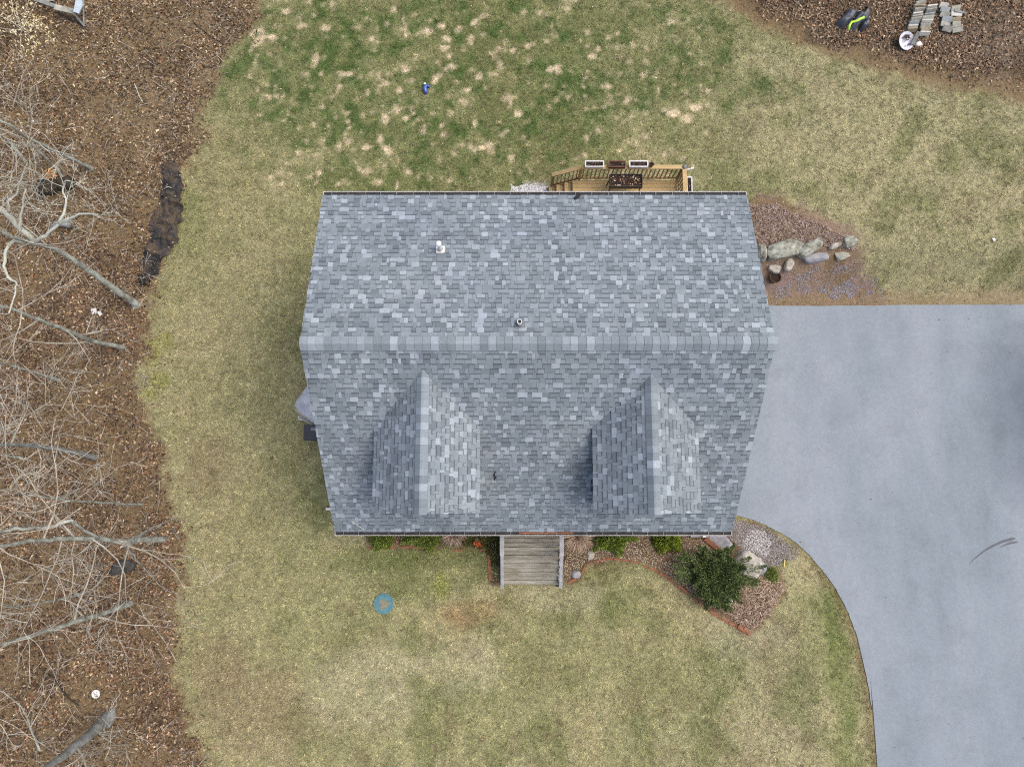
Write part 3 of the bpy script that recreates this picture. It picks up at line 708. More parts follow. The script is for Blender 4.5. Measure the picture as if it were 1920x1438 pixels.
def piece_mesh(key):
    if key not in cache:
        v, f, tn = piece(*key); me = bpy.data.meshes.new('shingle'); me.from_pydata(v, [], f); me.update()
        a = me.attributes.new('tone', 'FLOAT', 'FACE'); a.data.foreach_set('value', tn); me.materials.append(M_shingle); cache[key] = me
    return cache[key]
bulk = {'main': ([], [], []), 'dorm': ([], [], [])}
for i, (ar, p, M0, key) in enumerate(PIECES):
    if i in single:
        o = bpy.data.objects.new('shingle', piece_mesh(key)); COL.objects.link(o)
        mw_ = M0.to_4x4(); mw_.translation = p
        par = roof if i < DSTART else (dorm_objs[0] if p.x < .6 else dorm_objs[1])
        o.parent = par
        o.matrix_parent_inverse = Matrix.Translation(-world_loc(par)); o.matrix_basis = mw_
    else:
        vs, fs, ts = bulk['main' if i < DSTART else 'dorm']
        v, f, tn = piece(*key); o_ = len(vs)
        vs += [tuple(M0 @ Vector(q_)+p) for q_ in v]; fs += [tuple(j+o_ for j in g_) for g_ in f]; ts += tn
for nm_, (vs, fs, ts) in bulk.items():
    me = bpy.data.meshes.new('shingle_field'); me.from_pydata(vs, [], fs); me.update(); me.materials.append(M_shingle)
    a = me.attributes.new('tone', 'FLOAT', 'FACE'); a.data.foreach_set('value', ts)
    o = bpy.data.objects.new('shingle_field', me); COL.objects.link(o); o['kind'] = 'stuff'; adopt(o, roof if nm_ == 'main' else house)
# ridge caps
def cap_mesh(w, e, slopeA, slopeB, tone, rise=.03):
    """folded cap: x along ridge, wings fall along the two slopes (tan)"""
    prof = []
    for s_, sl_ in ((-1, slopeA), (1, slopeB)): pass
    cs_ = [(-w, -w*slopeA), (-w*.5, -w*.5*slopeA*.93), (-w*.16, -w*.16*slopeA*.6), (w*.16, -w*.16*slopeB*.6), (w*.5, -w*.5*slopeB*.93), (w, -w*slopeB)]
    v = []; f = []; L_ = e+.05; n_ = len(cs_)
    for x_, lift in ((0, rise+.014), (L_, rise)):
        for (y_, z_) in cs_: v.append((x_, y_, z_+lift))
    for (y_, z_) in cs_: v.append((0, y_, z_))
    for (y_, z_) in cs_: v.append((L_, y_, z_))
    for k in range(n_-1):
        f.append((k, n_+k, n_+k+1, k+1)); f.append((2*n_+k, k, k+1, 2*n_+k+1))
    f.append((0, 2*n_, 3*n_, n_)); f.append((n_-1, 2*n_-1, 4*n_-1, 3*n_-1))
    me = bpy.data.meshes.new('ridge_cap'); me.from_pydata(v, [], f); me.update()
    tn = []
    for k in range(n_-1): tn += [tone, tone*.5]
    tn += [.15, .15]
    a = me.attributes.new('tone', 'FLOAT', 'FACE'); a.data.foreach_set('value', tn); me.materials.append(M_shingle); return me
CT = [.42, .50, .58, .66, .74, .84, .95]
CTP = [.20, .24, .22, .15, .09, .06, .04]
capc = {}
def cap_row(start, direc, count, e, w, sA, sB, par, key):
    y_ = Vector((0, 0, 1)).cross(direc).normalized(); R = Matrix((direc, y_, Vector((0, 0, 1)))).transposed()
    for i in range(count):
        tn = random.choices(CT, CTP)[0]; kk = (key, tn)
        if kk not in capc: capc[kk] = cap_mesh(w, e, sA, sB, tn)
        o = bpy.data.objects.new('ridge_cap', capc[kk]); COL.objects.link(o); o.parent = par
        m_ = R.to_4x4(); m_.translation = start+direc*(i*e)
        o.matrix_parent_inverse = Matrix.Translation(-world_loc(par)); o.matrix_basis = m_
sF = (RZ-FZ)/(RY-FY); sB = (RZ-BZ)/(BY-RY)
nc = 58; e_ = (2*HL+.02)/nc
cap_row(Vector((HXc-HL-.01, RY, RZ)), Vector((1, 0, 0)), nc, e_, .17, sF, sB, roof, 'm')
for dm, (cx, hw, zr) in zip(dorm_objs, DORM):
    sl = (zr-DZE)/hw; yb_ = FY+(zr-FZ)*(RY-FY)/(RZ-FZ)
    n_ = round((yb_-DFY+.1)/.19)
    cap_row(Vector((cx, DFY-.01, zr)), Vector((0, 1, 0)), n_, .19, .16, sl, sl, dm, 'd')
# gutters with hangers
for Y, Z, sgn in ((FY, FZ, -1), (BY, BZ, 1)):
    mb = MB(); xa, xb = HXc-HL, HXc+HL; y0 = Y+sgn*.005; y1 = Y+sgn*.115; zt = Z-.02; z0 = Z-.14
    mb.box((HXc, y1+sgn*.006, (zt+z0)/2), (2*HL, .012, zt-z0)); mb.box((HXc, (y0+y1)/2, z0-.005), (2*HL, .11, .01)); mb.box((HXc, y1+sgn*.004, zt+.006), (2*HL, .012, .012))
    for X in (xa+.006, xb-.006): mb.box((X, (y0+y1)/2, (zt+z0)/2), (.012, .108, zt-z0))
    gt = mb.build('gutter', M_white, house)
    gt['label'] = 'white gutter along the front eave' if sgn < 0 else 'white gutter along the back eave'
    MB().box((HXc, (y0+y1)/2-sgn*.004, zt-.035), (2*HL-.03, .095, .012)).build('shaded_gutter_debris', M_gutin, gt)  # dark strip: debris, with the trough's depth shade put into its colour
    for i in range(26):
        X = xa+.25+i*(2*HL-.5)/25+random.uniform(-.02, .02); MB().box((X, (y0+y1)/2, zt+.004), (.014, .10, .006)).build('gutter_hanger', M_lead, gt)
gt_rust = MB()
mb = MB(); mb.box((1.0, FY-.05, FZ-.03), (1.6, .05, .025)); mb.build('rusty_leaves', mk('wet_leaf_debris', C(128, 82, 52), C(160, 106, 70), 12, .9, fine=.3), house)
# vents, downspouts
def vent(px, py, mat_, inner, r, h, label):
    p = RP(px, py, Vector((0, RY, RZ)), bn)
    vt = thing('vent_pipe', None, None, p); vt.parent = house; vt.location = p-house.location; vt['label'] = label
    MB().box(p+bn*.02, (.22, .22, .014), Matrix((-U, bv, bn)).transposed()).build('flashing', inner, vt)
    MB().lathe(p-Vector((0, 0, .03)), [(r*2.0, 0), (r*1.7, .07), (r*1.2, .13)], 16, True, False).build('boot', M_lead if mat_ is M_pvc and inner is M_lead else mat_, vt, True)
    MB().lathe(p, [(r, 0), (r, h), (r*.78, h), (r*.78, h-.12)], 16, True, True).build('pipe', mat_, vt, False)
    if inner is M_lead: MB().lathe(p+Vector((0, 0, h-.1)), [(r*.77, 0), (r*.77, .05)], 16).build('bore_shade', M_black, vt)  # black plug stands in for the shade inside the open pipe
    else: MB().lathe(p+Vector((0, 0, h-.01)), [(r*1.25, -.05), (r*1.25, .02), (r*.5, .05)], 16).build('pipe_cap', M_pvc, vt)
vent(826, 469, M_pvc, M_pvc, .055, .50, 'white plastic vent pipe on the left of the back roof')
vent(974, 608, M_pvc, M_lead, .06, .30, 'vent pipe with dark bore just behind the ridge')
p = W(616, 954, .12); MB().bar((p.x-.09, p.y, .10), (HX0-.05, p.y, .14), .09, .07).bar((HX0-.05, p.y, .1), (HX0-.05, p.y, 2.9), .08, .09).build('downspout', M_white, house)
p = W(1326, 1003, .1); MB().bar((p.x, HY0-.05, 3.0), (p.x, HY0-.05, -.2), .09, .07).bar((p.x, HY0-.05, -.2), (p.x, p.y-.1, -.3), .09, .07).build('downspout', M_white, house)
# debris on the roof
p = RP(928, 891, Vector((0, RY, RZ)), fn)+fn*.03
tag(MB().tube([p+Vector((-.02, -.12, -.1)), p+Vector((.02, -.03, 0)), p+Vector((-.03, .04, .03)), p+Vector((.03, .12, .11))], [.012, .03, .022, .008], 6).build('dark_stick', M_black), 'short dark stick lying on the front roof between the dormers', 'stick')
p = RP(1083, 371, Vector((0, RY, RZ)), bn)+bn*.05
tag(MB().tube([p+Vector((-.09, -.08, .02)), p, p+Vector((.07, .09, -.02))], [.03, .055, .03], 8).build('dark_clump', M_black), 'small black clump stuck at the back gutter above the deck', 'debris')
p = RP(672, 984, Vector((0, RY, RZ)), fn)+fn*.03
tag(MB().tube([p+Vector((-.18, .14, .14)), p, p+Vector((.15, -.12, -.1))], [.008, .012, .012], 5).build('pale_stick', M_palebark), 'thin pale stick lying on the front gutter at the left corner', 'stick')

# ------------------------------------------------------------------ front steps
fs_ = thing('front_steps', 'weathered wooden front porch steps with grey handrails', 'steps', (.70, -2.0, 0))
x0_, x1_ = W(946, 1035, .9).x-.04, W(1046, 1035, .9).x+.04; xc = (x0_+x1_)/2; wd = x1_-x0_
LY = -1.95
nb = 8; bw = (HY0-LY)/nb
for i in range(nb): MB().box((xc, HY0-.02-bw*(i+.5), .88+random.uniform(-.003, .003)), (wd, bw-.016, .035)).build('deck_board', M_oldwood, fs_)
STR = 4; tr = .285
for i in range(STR):
    z_ = .9-.18*(i+1)
    for k_ in range(2): MB().box((xc, LY-.02-tr*i-tr*(k_+.5)/2, z_-.02), (wd, tr/2-.014, .035)).build('tread', M_oldwood, fs_)
    MB().box((xc, LY-tr*i-.01, z_+.075), (wd-.02, .018, .15)).build('riser', M_oldwood, fs_)
for sx, X in ((-1, x0_-.03), (1, x1_+.03)):
    MB().bar((X, LY, .74), (X, LY-tr*STR+.02, .04), .04, .24).build('stringer', M_railgrey, fs_)
    MB().bar((X, HY0-.02, .78), (X, LY, .78), .04, .16).build('side_beam', M_railgrey, fs_)
    for y_, zt in ((HY0-.08, 1.72), (LY-.02, 1.72), (LY-tr*STR+.06, .98)):
        MB().box((X, y_, zt/2), (.09, .09, zt)).build('post', M_railgrey, fs_)
    MB().bar((X, HY0-.02, 1.75), (X, LY-.09, 1.75), .135, .04).build('handrail', M_railgrey, fs_)
    MB().bar((X, LY-.06, 1.75), (X, LY-tr*STR-.02, 1.0), .10, .04).build('handrail', M_railgrey, fs_)
    for i in range(9):
        y_ = HY0-.2-i*.24
        zt = 1.74 if y_ > LY else 1.74-(LY-y_)*.66; zl = .85 if y_ > LY else .75-(LY-y_)*.62
        if y_ > LY-tr*STR+.12: MB().box((X, y_, (zt+zl)/2), (.035, .035, zt-zl)).build('baluster', M_railgrey, fs_)
p = W(1049, 1094, .05); MB().box((x1_+.03, LY-tr*STR-.03, .05), (.16, .14, .1)).build('post_foot', M_black, fs_)

# ------------------------------------------------------------------ back deck
bd = thing('back_deck', 'pale wooden back deck with railing and three stair treads', 'deck', (4.0, 9.2, .2))
DX0, DX1, DY1 = 2.12, 5.75, 10.68
k = 21; bw = (DY1-HY1)/k
for i in range(k): MB().box(((DX0+DX1)/2, HY1+.01+bw*(i+.5), 1.0-.018), (DX1-DX0, bw-.007, .035)).build('deck_board', M_deck, bd)
for a, b_ in (((DX0, DY1-.02, .86), (DX1, DY1-.02, .86)), ((DX1-.02, HY1, .86), (DX1-.02, DY1, .86)), ((DX0+.02, HY1, .86), (DX0+.02, DY1, .86))): MB().bar(a, b_, .04, .2).build('rim_joist', M_deckv, bd)
ry = DY1+.05
def rail_run(a, b_, n_b, top=.93, cap=True, capw=.14):
    a = Vector(a); b_ = Vector(b_); up = Vector((0, 0, 1))
    MB().bar(a+up*top, b_+up*top, capw, .038).build('rail_cap', M_deck, bd)
    MB().bar(a+up*(top-.09), b_+up*(top-.09), .04, .09).build('top_rail', M_deckv, bd)
    MB().bar(a+up*.1, b_+up*.1, .04, .09).build('bottom_rail', M_deckv, bd)
    for i in range(n_b):
        q_ = a.lerp(b_, (i+.5)/n_b); MB().box(q_+up*(top/2), (.036, .036, top-.1)).build('baluster', M_deckv, bd)
rail_run((DX0+.25, ry, 1.0), (DX1+.05, ry, 1.0), 24)
rail_run((DX1+.05, ry-.08, 1.0), (DX1+.05, HY1+.1, 1.0), 20)
rail_run((DX0+.18, ry+.02, .92), (DX0-.72, ry+.04, .32), 7)
for q_, zt, z0 in (((DX0+.22, ry), 1.9, .1), ((DX1+.05, ry), 1.9, .1), ((DX0-.70, ry+.04), 1.24, .1), ((DX1+.05, HY1+.15), 1.9, .1), ((4.0, ry-.06), .9, .1)):
    MB().box((q_[0], q_[1], (zt+z0)/2), (.09, .09, zt-z0)).build('post', M_deckv, bd)
MB().lathe((DX1+.05, ry, 1.952), [(.075, 0), (.075, .03), (.05, .06), (.01, .075)], 12).build('post_cap', M_lead, bd)
for i in range(3):
    z_ = 1.0-.19*(i+1); xx = DX0-.27*(i+.5)
    for k_ in range(2): MB().box((xx+(.5-k_)*.135, (9.5+ry)/2, z_-.018), (.128, ry-9.5-.06, .035)).build('stair_tread', M_deck, bd)
    MB().box((DX0-.27*i-.01, (9.5+ry)/2, z_+.085), (.018, ry-9.5-.1, .16)).build('riser', M_deckv, bd)
MB().bar((DX0, ry-.04, .78), (DX0-.82, ry-.04, .22), .04, .24).build('stringer', M_deckv, bd)
MB().bar((DX0, 9.5, .78), (DX0-.82, 9.5, .22), .04, .24).build('stringer', M_deckv, bd)
# planters on the rail
def trough(name, label, c, lx, ly, h, m, group='planter boxes on the deck rail', plants=True):
    t_ = thing(name, label, 'planter', c, group); c = Vector(c)
    mb = MB()
    for sx in (-1, 1): mb.box(c+Vector((sx*(lx/2-.01), 0, h/2)), (.02, ly, h))
    for sy in (-1, 1): mb.box(c+Vector((0, sy*(ly/2-.01), h/2)), (lx-.04, .02, h))
    mb.box(c+Vector((0, 0, .01)), (lx-.04, ly-.04, .02))
    for sx in (-1, 1): mb.box(c+Vector((sx*(lx/2+.002), 0, h+.006)), (.035, ly+.036, .014))
    for sy in (-1, 1): mb.box(c+Vector((0, sy*(ly/2+.002), h+.006)), (lx-.03, .035, .014))
    mb.build('trough', m, t_)
    MB().box(c+Vector((0, 0, h*.7)), (lx-.045, ly-.045, .03)).build('soil', M_soil, t_)
    if plants:
        mb = MB()
        for i in range(5):
            q_ = c+Vector((random.uniform(-.4, .4)*lx, random.uniform(-.25, .25)*ly, h*.7)); mb.tube([q_, q_+Vector((random.uniform(-.05, .05), random.uniform(-.05, .05), .06)), q_+Vector((random.uniform(-.08, .08), random.uniform(-.06, .06), .1))], [.006, .005, .003], 4)
        mb.build('dead_stem', M_twig, t_)
zc = 1.95
def rx_(px): return W(px, 312, 2.0).x
trough('rail_planter', 'white-rimmed planter box at the left end of the deck rail', (rx_(1114), ry+.03, zc), .60, .19, .16, M_white)
trough('rail_planter', 'brown planter box in the middle of the deck rail', (rx_(1156.5), ry+.03, zc), .55, .19, .15, M_brownpl)
trough('rail_planter', 'white-rimmed planter box next to the small round pot', (rx_(1196.5), ry+.03, zc), .60, .19, .16, M_white)
trough('side_planter', 'narrow white-rimmed planter hung on the right side rail of the deck', (DX1+.2, 10.0, 1.75), .16, .75, .17, M_white, None)
c = Vector((rx_(1220.5), ry+.02, zc))
pt = thing('rail_pot', 'small round brown pot on the deck rail', 'pot', c)
MB().lathe(c, [(.05, 0), (.075, .13), (.085, .135), (.085, .15), (.07, .15), (.06, .1)], 16, True, False).build('pot', M_terra, pt, True); MB().lathe(c, [(.062, .09), (.06, .11)], 14).build('soil', M_soil, pt)
c = W(1174, 338, 1.9); c.z = 1.0; lx, ly = 1.08, .42
rp = thing('raised_planter', 'black raised planter on legs full of dead leaves', 'planter', c)
mb = MB()
for sx in (-1, 1): mb.box(c+Vector((sx*lx/2, 0, .80)), (.025, ly+.025, .2))
for sy in (-1, 1): mb.box(c+Vector((0, sy*ly/2, .80)), (lx-.025, .025, .2))
mb.box(c+Vector((0, 0, .715)), (lx-.03, ly-.03, .02)); mb.build('tray', M_blackmetal, rp)
MB().box(c+Vector((0, 0, .83)), (lx-.03, ly-.03, .02)).build('soil', M_soil, rp)
for sx in (-1, 1):
    for sy in (-1, 1): MB().bar(c+Vector((sx*(lx/2-.04), sy*(ly/2-.03), .72)), c+Vector((sx*(lx/2-.01), sy*(ly/2-.0), .0)), .035, .035).build('leg', M_blackmetal, rp)
n_ = 90; xs_ = c.x+rng.uniform(-.5, .5, n_)*lx*.9; ys_ = c.y+rng.uniform(-.5, .5, n_)*ly*.85
Vv, Ff, cc = leaf_mesh(xs_, ys_, rng.uniform(.03, .09, n_), leaf_cols(n_, [.15, .15, .15, .1, .2, .2, 0, .05]), z=np.full(n_, c.z+.845)); nmesh('dead_leaves', Vv, Ff, 3, M_leaf, cc, rp)
p = W(1292, 316, 1.7); tag(MB().bar((DX1+.1, ry, 1.72), (p.x+.1, ry+.02, 1.74), .03, .05).bar((p.x+.05, ry+.02, 1.74), (p.x+.14, ry+.05, 1.76), .05, .08).build('rail_fitting', M_pvc), 'small white lamp at the right corner of the deck rail', 'fitting')  # small white fitting jutting out at the rail corner

# ------------------------------------------------------------------ rocks
def boulder(name, label, px, py, sx, sy, sz, m, rot=0, seed=1, sink=.4, group=None, cat='boulder', cut=.25):
    c = G(px, py); bm = bmesh.new(); bmesh.ops.create_icosphere(bm, subdivisions=4, radius=1)
    R = Matrix.Rotation(rot, 3, 'Z')
    rs = random.Random(seed*17); cuts = []
    for _ in range(14):
        d = Vector((rs.gauss(0, 1), rs.gauss(0, 1), rs.gauss(.2, .8))).normalized(); cuts.append((d, rs.uniform(.62, .95)))
    o_ = Vector((seed*3.1, seed*1.7, seed*2.3))
    for v in bm.verts:
        d = v.co.copy()
        r_ = 1.08
        for cd, cl in cuts:
            q_ = d.dot(cd)
            if q_ > .05: r_ = min(r_, cl/q_)
        k_ = r_*(1+.10*mnoise.noise(d*1.3+o_)+.10*mnoise.noise(d*3.2+o_)+.07*mnoise.noise(d*7+o_))
        d = d*k_
        d = Vector([math.copysign(abs(q_)**(1-cut*1.1), q_) for q_ in d])
        v.co = R @ Vector((d.x*sx*.68, d.y*sy*.68, d.z*sz*.58))
    me = bpy.data.meshes.new(name); bm.to_mesh(me); bm.free(); me.materials.append(m)
    o = bpy.data.objects.new(name, me); COL.objects.link(o); o.location = c+Vector((0, 0, sz*(.5-sink)))
    me.polygons.foreach_set('use_smooth', [True]*len(me.polygons)); tag(o, label, cat, group); return o
GB = 'boulders in the side bed'
boulder('boulder', 'largest lichened boulder in the row beside the roof edge', 1468, 471, 1.08, .50, .55, M_boulder, .22, 2, group=GB)
boulder('boulder', 'long pale boulder slanting up right of the largest one', 1519, 464, .82, .34, .45, M_boulder, .48, 3, group=GB)
boulder('boulder', 'bluish lichened boulder below the long slanting one', 1529, 485, .78, .26, .3, M_bluestone, .22, 4, group=GB)
boulder('boulder', 'boulder partly hidden under the right roof edge', 1428, 473, .30, .52, .45, M_boulder, .1, 5, group=GB)
boulder('boulder', 'small upright pale boulder below the row', 1478, 496, .25, .40, .28, M_paleb, -.35, 6, group=GB)
boulder('boulder', 'low pale boulder directly above the round plant pot', 1452, 504, .42, .26, .24, M_paleb, -.1, 7, group=GB)
boulder('boulder', 'rightmost green grey boulder of the side bed', 1594, 454, .42, .38, .3, M_boulder, .3, 8, group=GB)
boulder('boulder', 'thin angular pale stone left of the rightmost boulder', 1567, 460, .42, .16, .16, M_paleb, .45, 9, group=GB)
boulder('boulder', 'half buried brownish stone below the thin angular one', 1578, 478, .42, .30, .12, M_paver, .3, 10, sink=.5, group=GB)
GF = 'boulders by the juniper'
boulder('boulder', 'flat blue grey boulder against the right end of the front wall', 1349, 1014, .62, .50, .4, M_bluestone, -.7, 12, group=GF)
boulder('boulder', 'pale boulder half covered by the juniper', 1403, 1060, .66, .72, .42, M_paleb, -.6, 13, group=GF)
boulder('boulder', 'dark grey rounded boulder right of the pale one', 1424, 1067, .34, .46, .3, M_bluestone, .5, 14, group=GF)
boulder('boulder', 'small pale wedge of stone behind the juniper', 1398, 1042, .42, .2, .24, M_paleb, -.6, 17, group=GF)
boulder('white_stone', 'smooth round white stone below the juniper', 1365, 1127, .22, .19, .15, M_pvc, .2, 15, cat='stone')
boulder('wedge_stone', 'pale triangular stone in the pebbles right of the steps', 1107, 1041, .25, .22, .14, M_paleb, .9, 16, cat='stone', cut=.05)
boulder('speckled_stone', 'small white speckled stone by the edging near the steps', 1079, 1077, .24, .22, .16, M_bluestone, .2, 18, cat='stone')
boulder('dark_rock', 'dark mossy rock under bare branches in the left woods', 230, 1062, .62, .42, .32, M_darkrock, .2, 19, cat='rock')
boulder('stump', 'dark rotten stump left of the pair in the left woods', 95, 353, .55, .42, .5, M_stump, .1, 21, sink=.35, cat='stump', cut=.45)
boulder('stump', 'dark rotten stump right of the pair beside pale dead leaves', 127, 349, .42, .3, .45, M_stump, .5, 22, sink=.35, cat='stump', cut=.45)
p = G(1309, 1003); MB().box((p.x, p.y+.12, p.z+.1), (.62, .36, .22)).build('step_slab', M_bluestone).__setitem__('label', 'blue grey slab at the right end of the front wall')
bpy.data.objects['step_slab']['category'] = 'slab'
p0, p1 = G(1322, 1010, .05), G(1352, 1034, .05); tag(MB().bar(p0, p1, .16, .12).build('rusty_board', M_edging, bevel=.01), 'short rust brown board between slab and juniper', 'board')
c = G(1449, 524); pt = thing('plant_pot', 'round dark plant pot on the gravel at the right roof edge', 'pot', c)
MB().lathe(c, [(.15, 0), (.20, .26), (.215, .265), (.215, .29), (.19, .29), (.175, .2)], 22, True, False).build('pot', M_terra, pt, True); MB().lathe(c, [(.176, .19), (.17, .21)], 20).build('soil', M_soil, pt)

# ------------------------------------------------------------------ bed edging
def edging(name, label, px, w=.07, h=.07):
    pts = [G(a_, b_, .0) for a_, b_ in px]; t_ = thing(name, label, 'edging', pts[0])
    for a_, b_ in zip(pts[:-1], pts[1:]):
        L_ = (b_-a_).length; k_ = max(1, round(L_/.22))
        for i in range(k_):
            if random.random() < .12: continue
            q0 = a_.lerp(b_, (i+.03)/k_); q1 = a_.lerp(b_, (i+.97)/k_); j = Vector((random.uniform(-.02, .02), random.uniform(-.02, .02), random.uniform(-.012, .012)))
            MB().bar(q0+j, q1+j, w*random.uniform(.85, 1.15), h).build('edging_piece', M_edging, t_)
edging('bed_edging', 'red edging strip left of the front steps', [(917, 1032), (917, 1060), (918, 1088), (934, 1091)], .10)
edging('bed_edging', 'red edging curving right of the front steps', [(1066, 1092), (1082, 1084), (1093, 1070), (1098, 1060)])
edging('bed_edging', 'red edging running diagonally below the pebbles to the bed tip', [(1205, 1058), (1235, 1073), (1262, 1089), (1290, 1113), (1318, 1136), (1352, 1160), (1378, 1174), (1404, 1186)], .08)
edging('bed_edging', 'low brown edging under the shrubs left of the steps', [(690, 1026), (730, 1027), (775, 1026), (820, 1030), (870, 1031), (912, 1030)], .06, .05)
edging('bed_edging', 'thin brown edging arching along the top of the pebble bed', [(1100, 1056), (1122, 1050), (1150, 1047), (1180, 1050), (1202, 1056)], .05, .06)
p = G(1398, 1180); tag(MB().bar(p+Vector((-.25, .12, .03)), p+Vector((.1, -.1, .03)), .12, .05).bar(p+Vector((-.05, .08, .06)), p+Vector((.12, -.16, .04)), .08, .05).build('broken_edging', M_edging), 'broken red edging pieces at the tip of the bed', 'edging')

# ------------------------------------------------------------------ shrubs
def shrub(name, label, px, py, rx, ry_, rz, n, size, pal, seed, group='shrubs in the front bed', zc_=None, lobes=0, needle=False, asp=.6):
    c = G(px, py); t_ = thing(name, label, 'shrub', c, group); r = np.random.default_rng(seed)
    u = r.normal(size=(n, 3)); u /= np.linalg.norm(u, axis=1)[:, None]; u[:, 2] = np.abs(u[:, 2])*1.0-.12
    az = np.arctan2(u[:, 1], u[:, 0])
    k_ = 1+.16*np.sin(az*3+seed)+.10*np.sin(az*5+2*seed)+.08*np.sin(az*9+seed*3)
    if lobes:
        k_ = 1+.28*np.sin(az*lobes+seed)+.14*np.sin(az*(lobes*2+1)+seed*2)+.12*np.sin(u[:, 2]*7+az*2)
    rad = k_*(1-.45*r.random(n)**2.2)
    if needle: rad = rad*(.75+.5*fbm(u[:, 0]*2+seed, u[:, 1]*2+u[:, 2], .55, seed))
    P = np.stack([u[:, 0]*rx*rad, u[:, 1]*ry_*rad, u[:, 2]*rz*rad+rz*.12], -1)+np.array(c)
    s = r.uniform(size[0], size[1], n)[:, None]
    d = u+r.normal(scale=.55, size=(n, 3)); d /= np.linalg.norm(d, axis=1)[:, None]
    if needle: d[:, 2] = d[:, 2]*.5+.1
    o_ = np.cross(d, r.normal(size=(n, 3))); o_ /= np.linalg.norm(o_, axis=1)[:, None]
    w = s*asp/2
    V = np.stack([P, P+d*s*.5+o_*w, P+d*s, P+d*s*.5-o_*w], 1).reshape(-1, 3); i = np.arange(n)*4
    F = np.stack([i, i+1, i+2, i, i+2, i+3], -1).reshape(-1)
    pal = np.array([C3(*q_) for q_ in pal]); cl = pal[r.integers(0, len(pal), n)]*r.uniform(.7, 1.25, n)[:, None]
    nmesh('foliage', V, F, 3, M_blade, np.repeat(cl, 4, 0), t_)
    mb = MB()
    for i in range(9):
        a_ = r.uniform(0, 6.28); e = Vector((math.cos(a_)*rx*.6, math.sin(a_)*ry_*.6, rz*.75)); mb.tube([c-Vector((0, 0, .03)), c+e*.5+Vector((0, 0, .05)), c+e], [.018, .012, .006], 5)
    mb.build('stem', M_twig, t_); return t_
BG = [(112, 132, 52), (130, 148, 64), (92, 112, 44), (150, 162, 82), (104, 118, 58)]
YG = [(124, 148, 44), (146, 168, 56), (100, 126, 38), (168, 184, 84)]
JG = [(86, 102, 62), (102, 116, 70), (70, 86, 52), (126, 138, 90), (94, 110, 60)]
shrub('clipped_shrub', 'rounded bright green shrub at the left end of the front bed', 715, 1000, .52, .48, .6, 9000, (.03, .06), BG, 31)
shrub('leafy_shrub', 'loose green leafy shrub left of the dry grass clump', 800, 1005, .62, .42, .45, 5200, (.04, .08), BG+[(150, 160, 90)], 32, lobes=4)
shrub('leafy_shrub', 'yellowish green leafy shrub in the pebbles right of the steps', 1148, 1006, .60, .50, .5, 5600, (.04, .08), YG+BG, 33, lobes=5)
shrub('globe_shrub', 'yellow green globe shrub below the right dormer', 1247, 1012, .50, .46, .62, 11000, (.03, .06), [(124, 142, 46), (142, 158, 58), (104, 124, 40), (160, 170, 76)], 34)
def juniper(name, label, px, py, reach, n_spray, seed):
    c = G(px, py); t_ = thing(name, label, 'shrub', c, 'shrubs in the front bed'); r = np.random.default_rng(seed); Vs, Cs = [], []; mb = MB(); pal = np.array([C3(*q_) for q_ in JG])
    for i in range(n_spray):
        a_ = r.uniform(0, 2*np.pi); el = r.uniform(.15, 1.35); R_ = np.interp(a_, np.linspace(0, 2*np.pi, len(reach)+1), reach+reach[:1])*r.uniform(.55, 1.08)
        L_ = R_*(.45+.55*math.cos(el)); end = np.array([math.cos(a_)*L_*(.35+.65*math.cos(el)), math.sin(a_)*L_*(.35+.65*math.cos(el)), .25+.65*math.sin(el)*r.uniform(.7, 1.1)])
        b0 = np.array([math.cos(a_), math.sin(a_), 0])*R_*.12
        mb.tube([c-Vector((0, 0, .05)), c+Vector(list(b0+end*.45+np.array([0, 0, .12]))), c+Vector(list(end))], [.016, .011, .004], 4, False)
        n_ = 560; u = r.random(n_)**.75; mid = b0*(1-u)[:, None]+end*u[:, None]+np.array([0, 0, 1])*(np.sin(u*np.pi)*.13)[:, None]
        wd_ = .04+.17*np.sin(np.clip(u*1.05, 0, 1)*np.pi)**.8*(1-.35*u); P = mid+r.normal(size=(n_, 3))*wd_[:, None]*np.array([.55, .55, .4])+np.array(c)
        dirn = end/np.linalg.norm(end); d = dirn+r.normal(scale=.55, size=(n_, 3)); d /= np.linalg.norm(d, axis=1)[:, None]
        s_ = r.uniform(.05, .11, n_)[:, None]; o_ = np.cross(d, r.normal(size=(n_, 3))); o_ /= np.linalg.norm(o_, axis=1)[:, None]; w = s_*.13
        Vs.append(np.stack([P, P+d*s_*.5+o_*w, P+d*s_, P+d*s_*.5-o_*w], 1).reshape(-1, 3))
        cl = pal[r.integers(0, len(pal), n_)]*(r.uniform(.7, 1.3, n_)*r.uniform(.75, 1.3))[:, None]
        Cs.append(np.repeat(cl, 4, 0))
    V = np.concatenate(Vs); i = np.arange(len(V)//4)*4
    nmesh('foliage', V, np.stack([i, i+1, i+2, i, i+2, i+3], -1).reshape(-1), 3, M_blade, np.concatenate(Cs), t_); mb.build('stem', M_twig, t_)
juniper('juniper', 'large dark green juniper spreading in front of the boulders', 1336, 1078, [1.75, 1.5, 1.2, 1.1, 1.35, 1.7, 1.85, 1.6, 1.25, 1.35, 1.5, 1.15, 1.3], 135, 35)
shrub('small_shrub', 'small green tuft right of the boulders by the juniper', 1443, 1078, .26, .24, .25, 1300, (.05, .10), BG, 36, asp=.3)
shrub('ground_cover', 'dark green creeping plant beside the left handrail of the steps', 928, 1032, .24, .55, .16, 1800, (.03, .06), [(70, 82, 40), (92, 98, 52), (120, 118, 76), (60, 70, 36)], 37)
shrub('ground_cover', 'low mossy plant with an orange leaf clump left of the steps', 893, 1004, .65, .35, .16, 2200, (.03, .06), [(84, 92, 44), (104, 106, 60), (130, 120, 80)], 38)
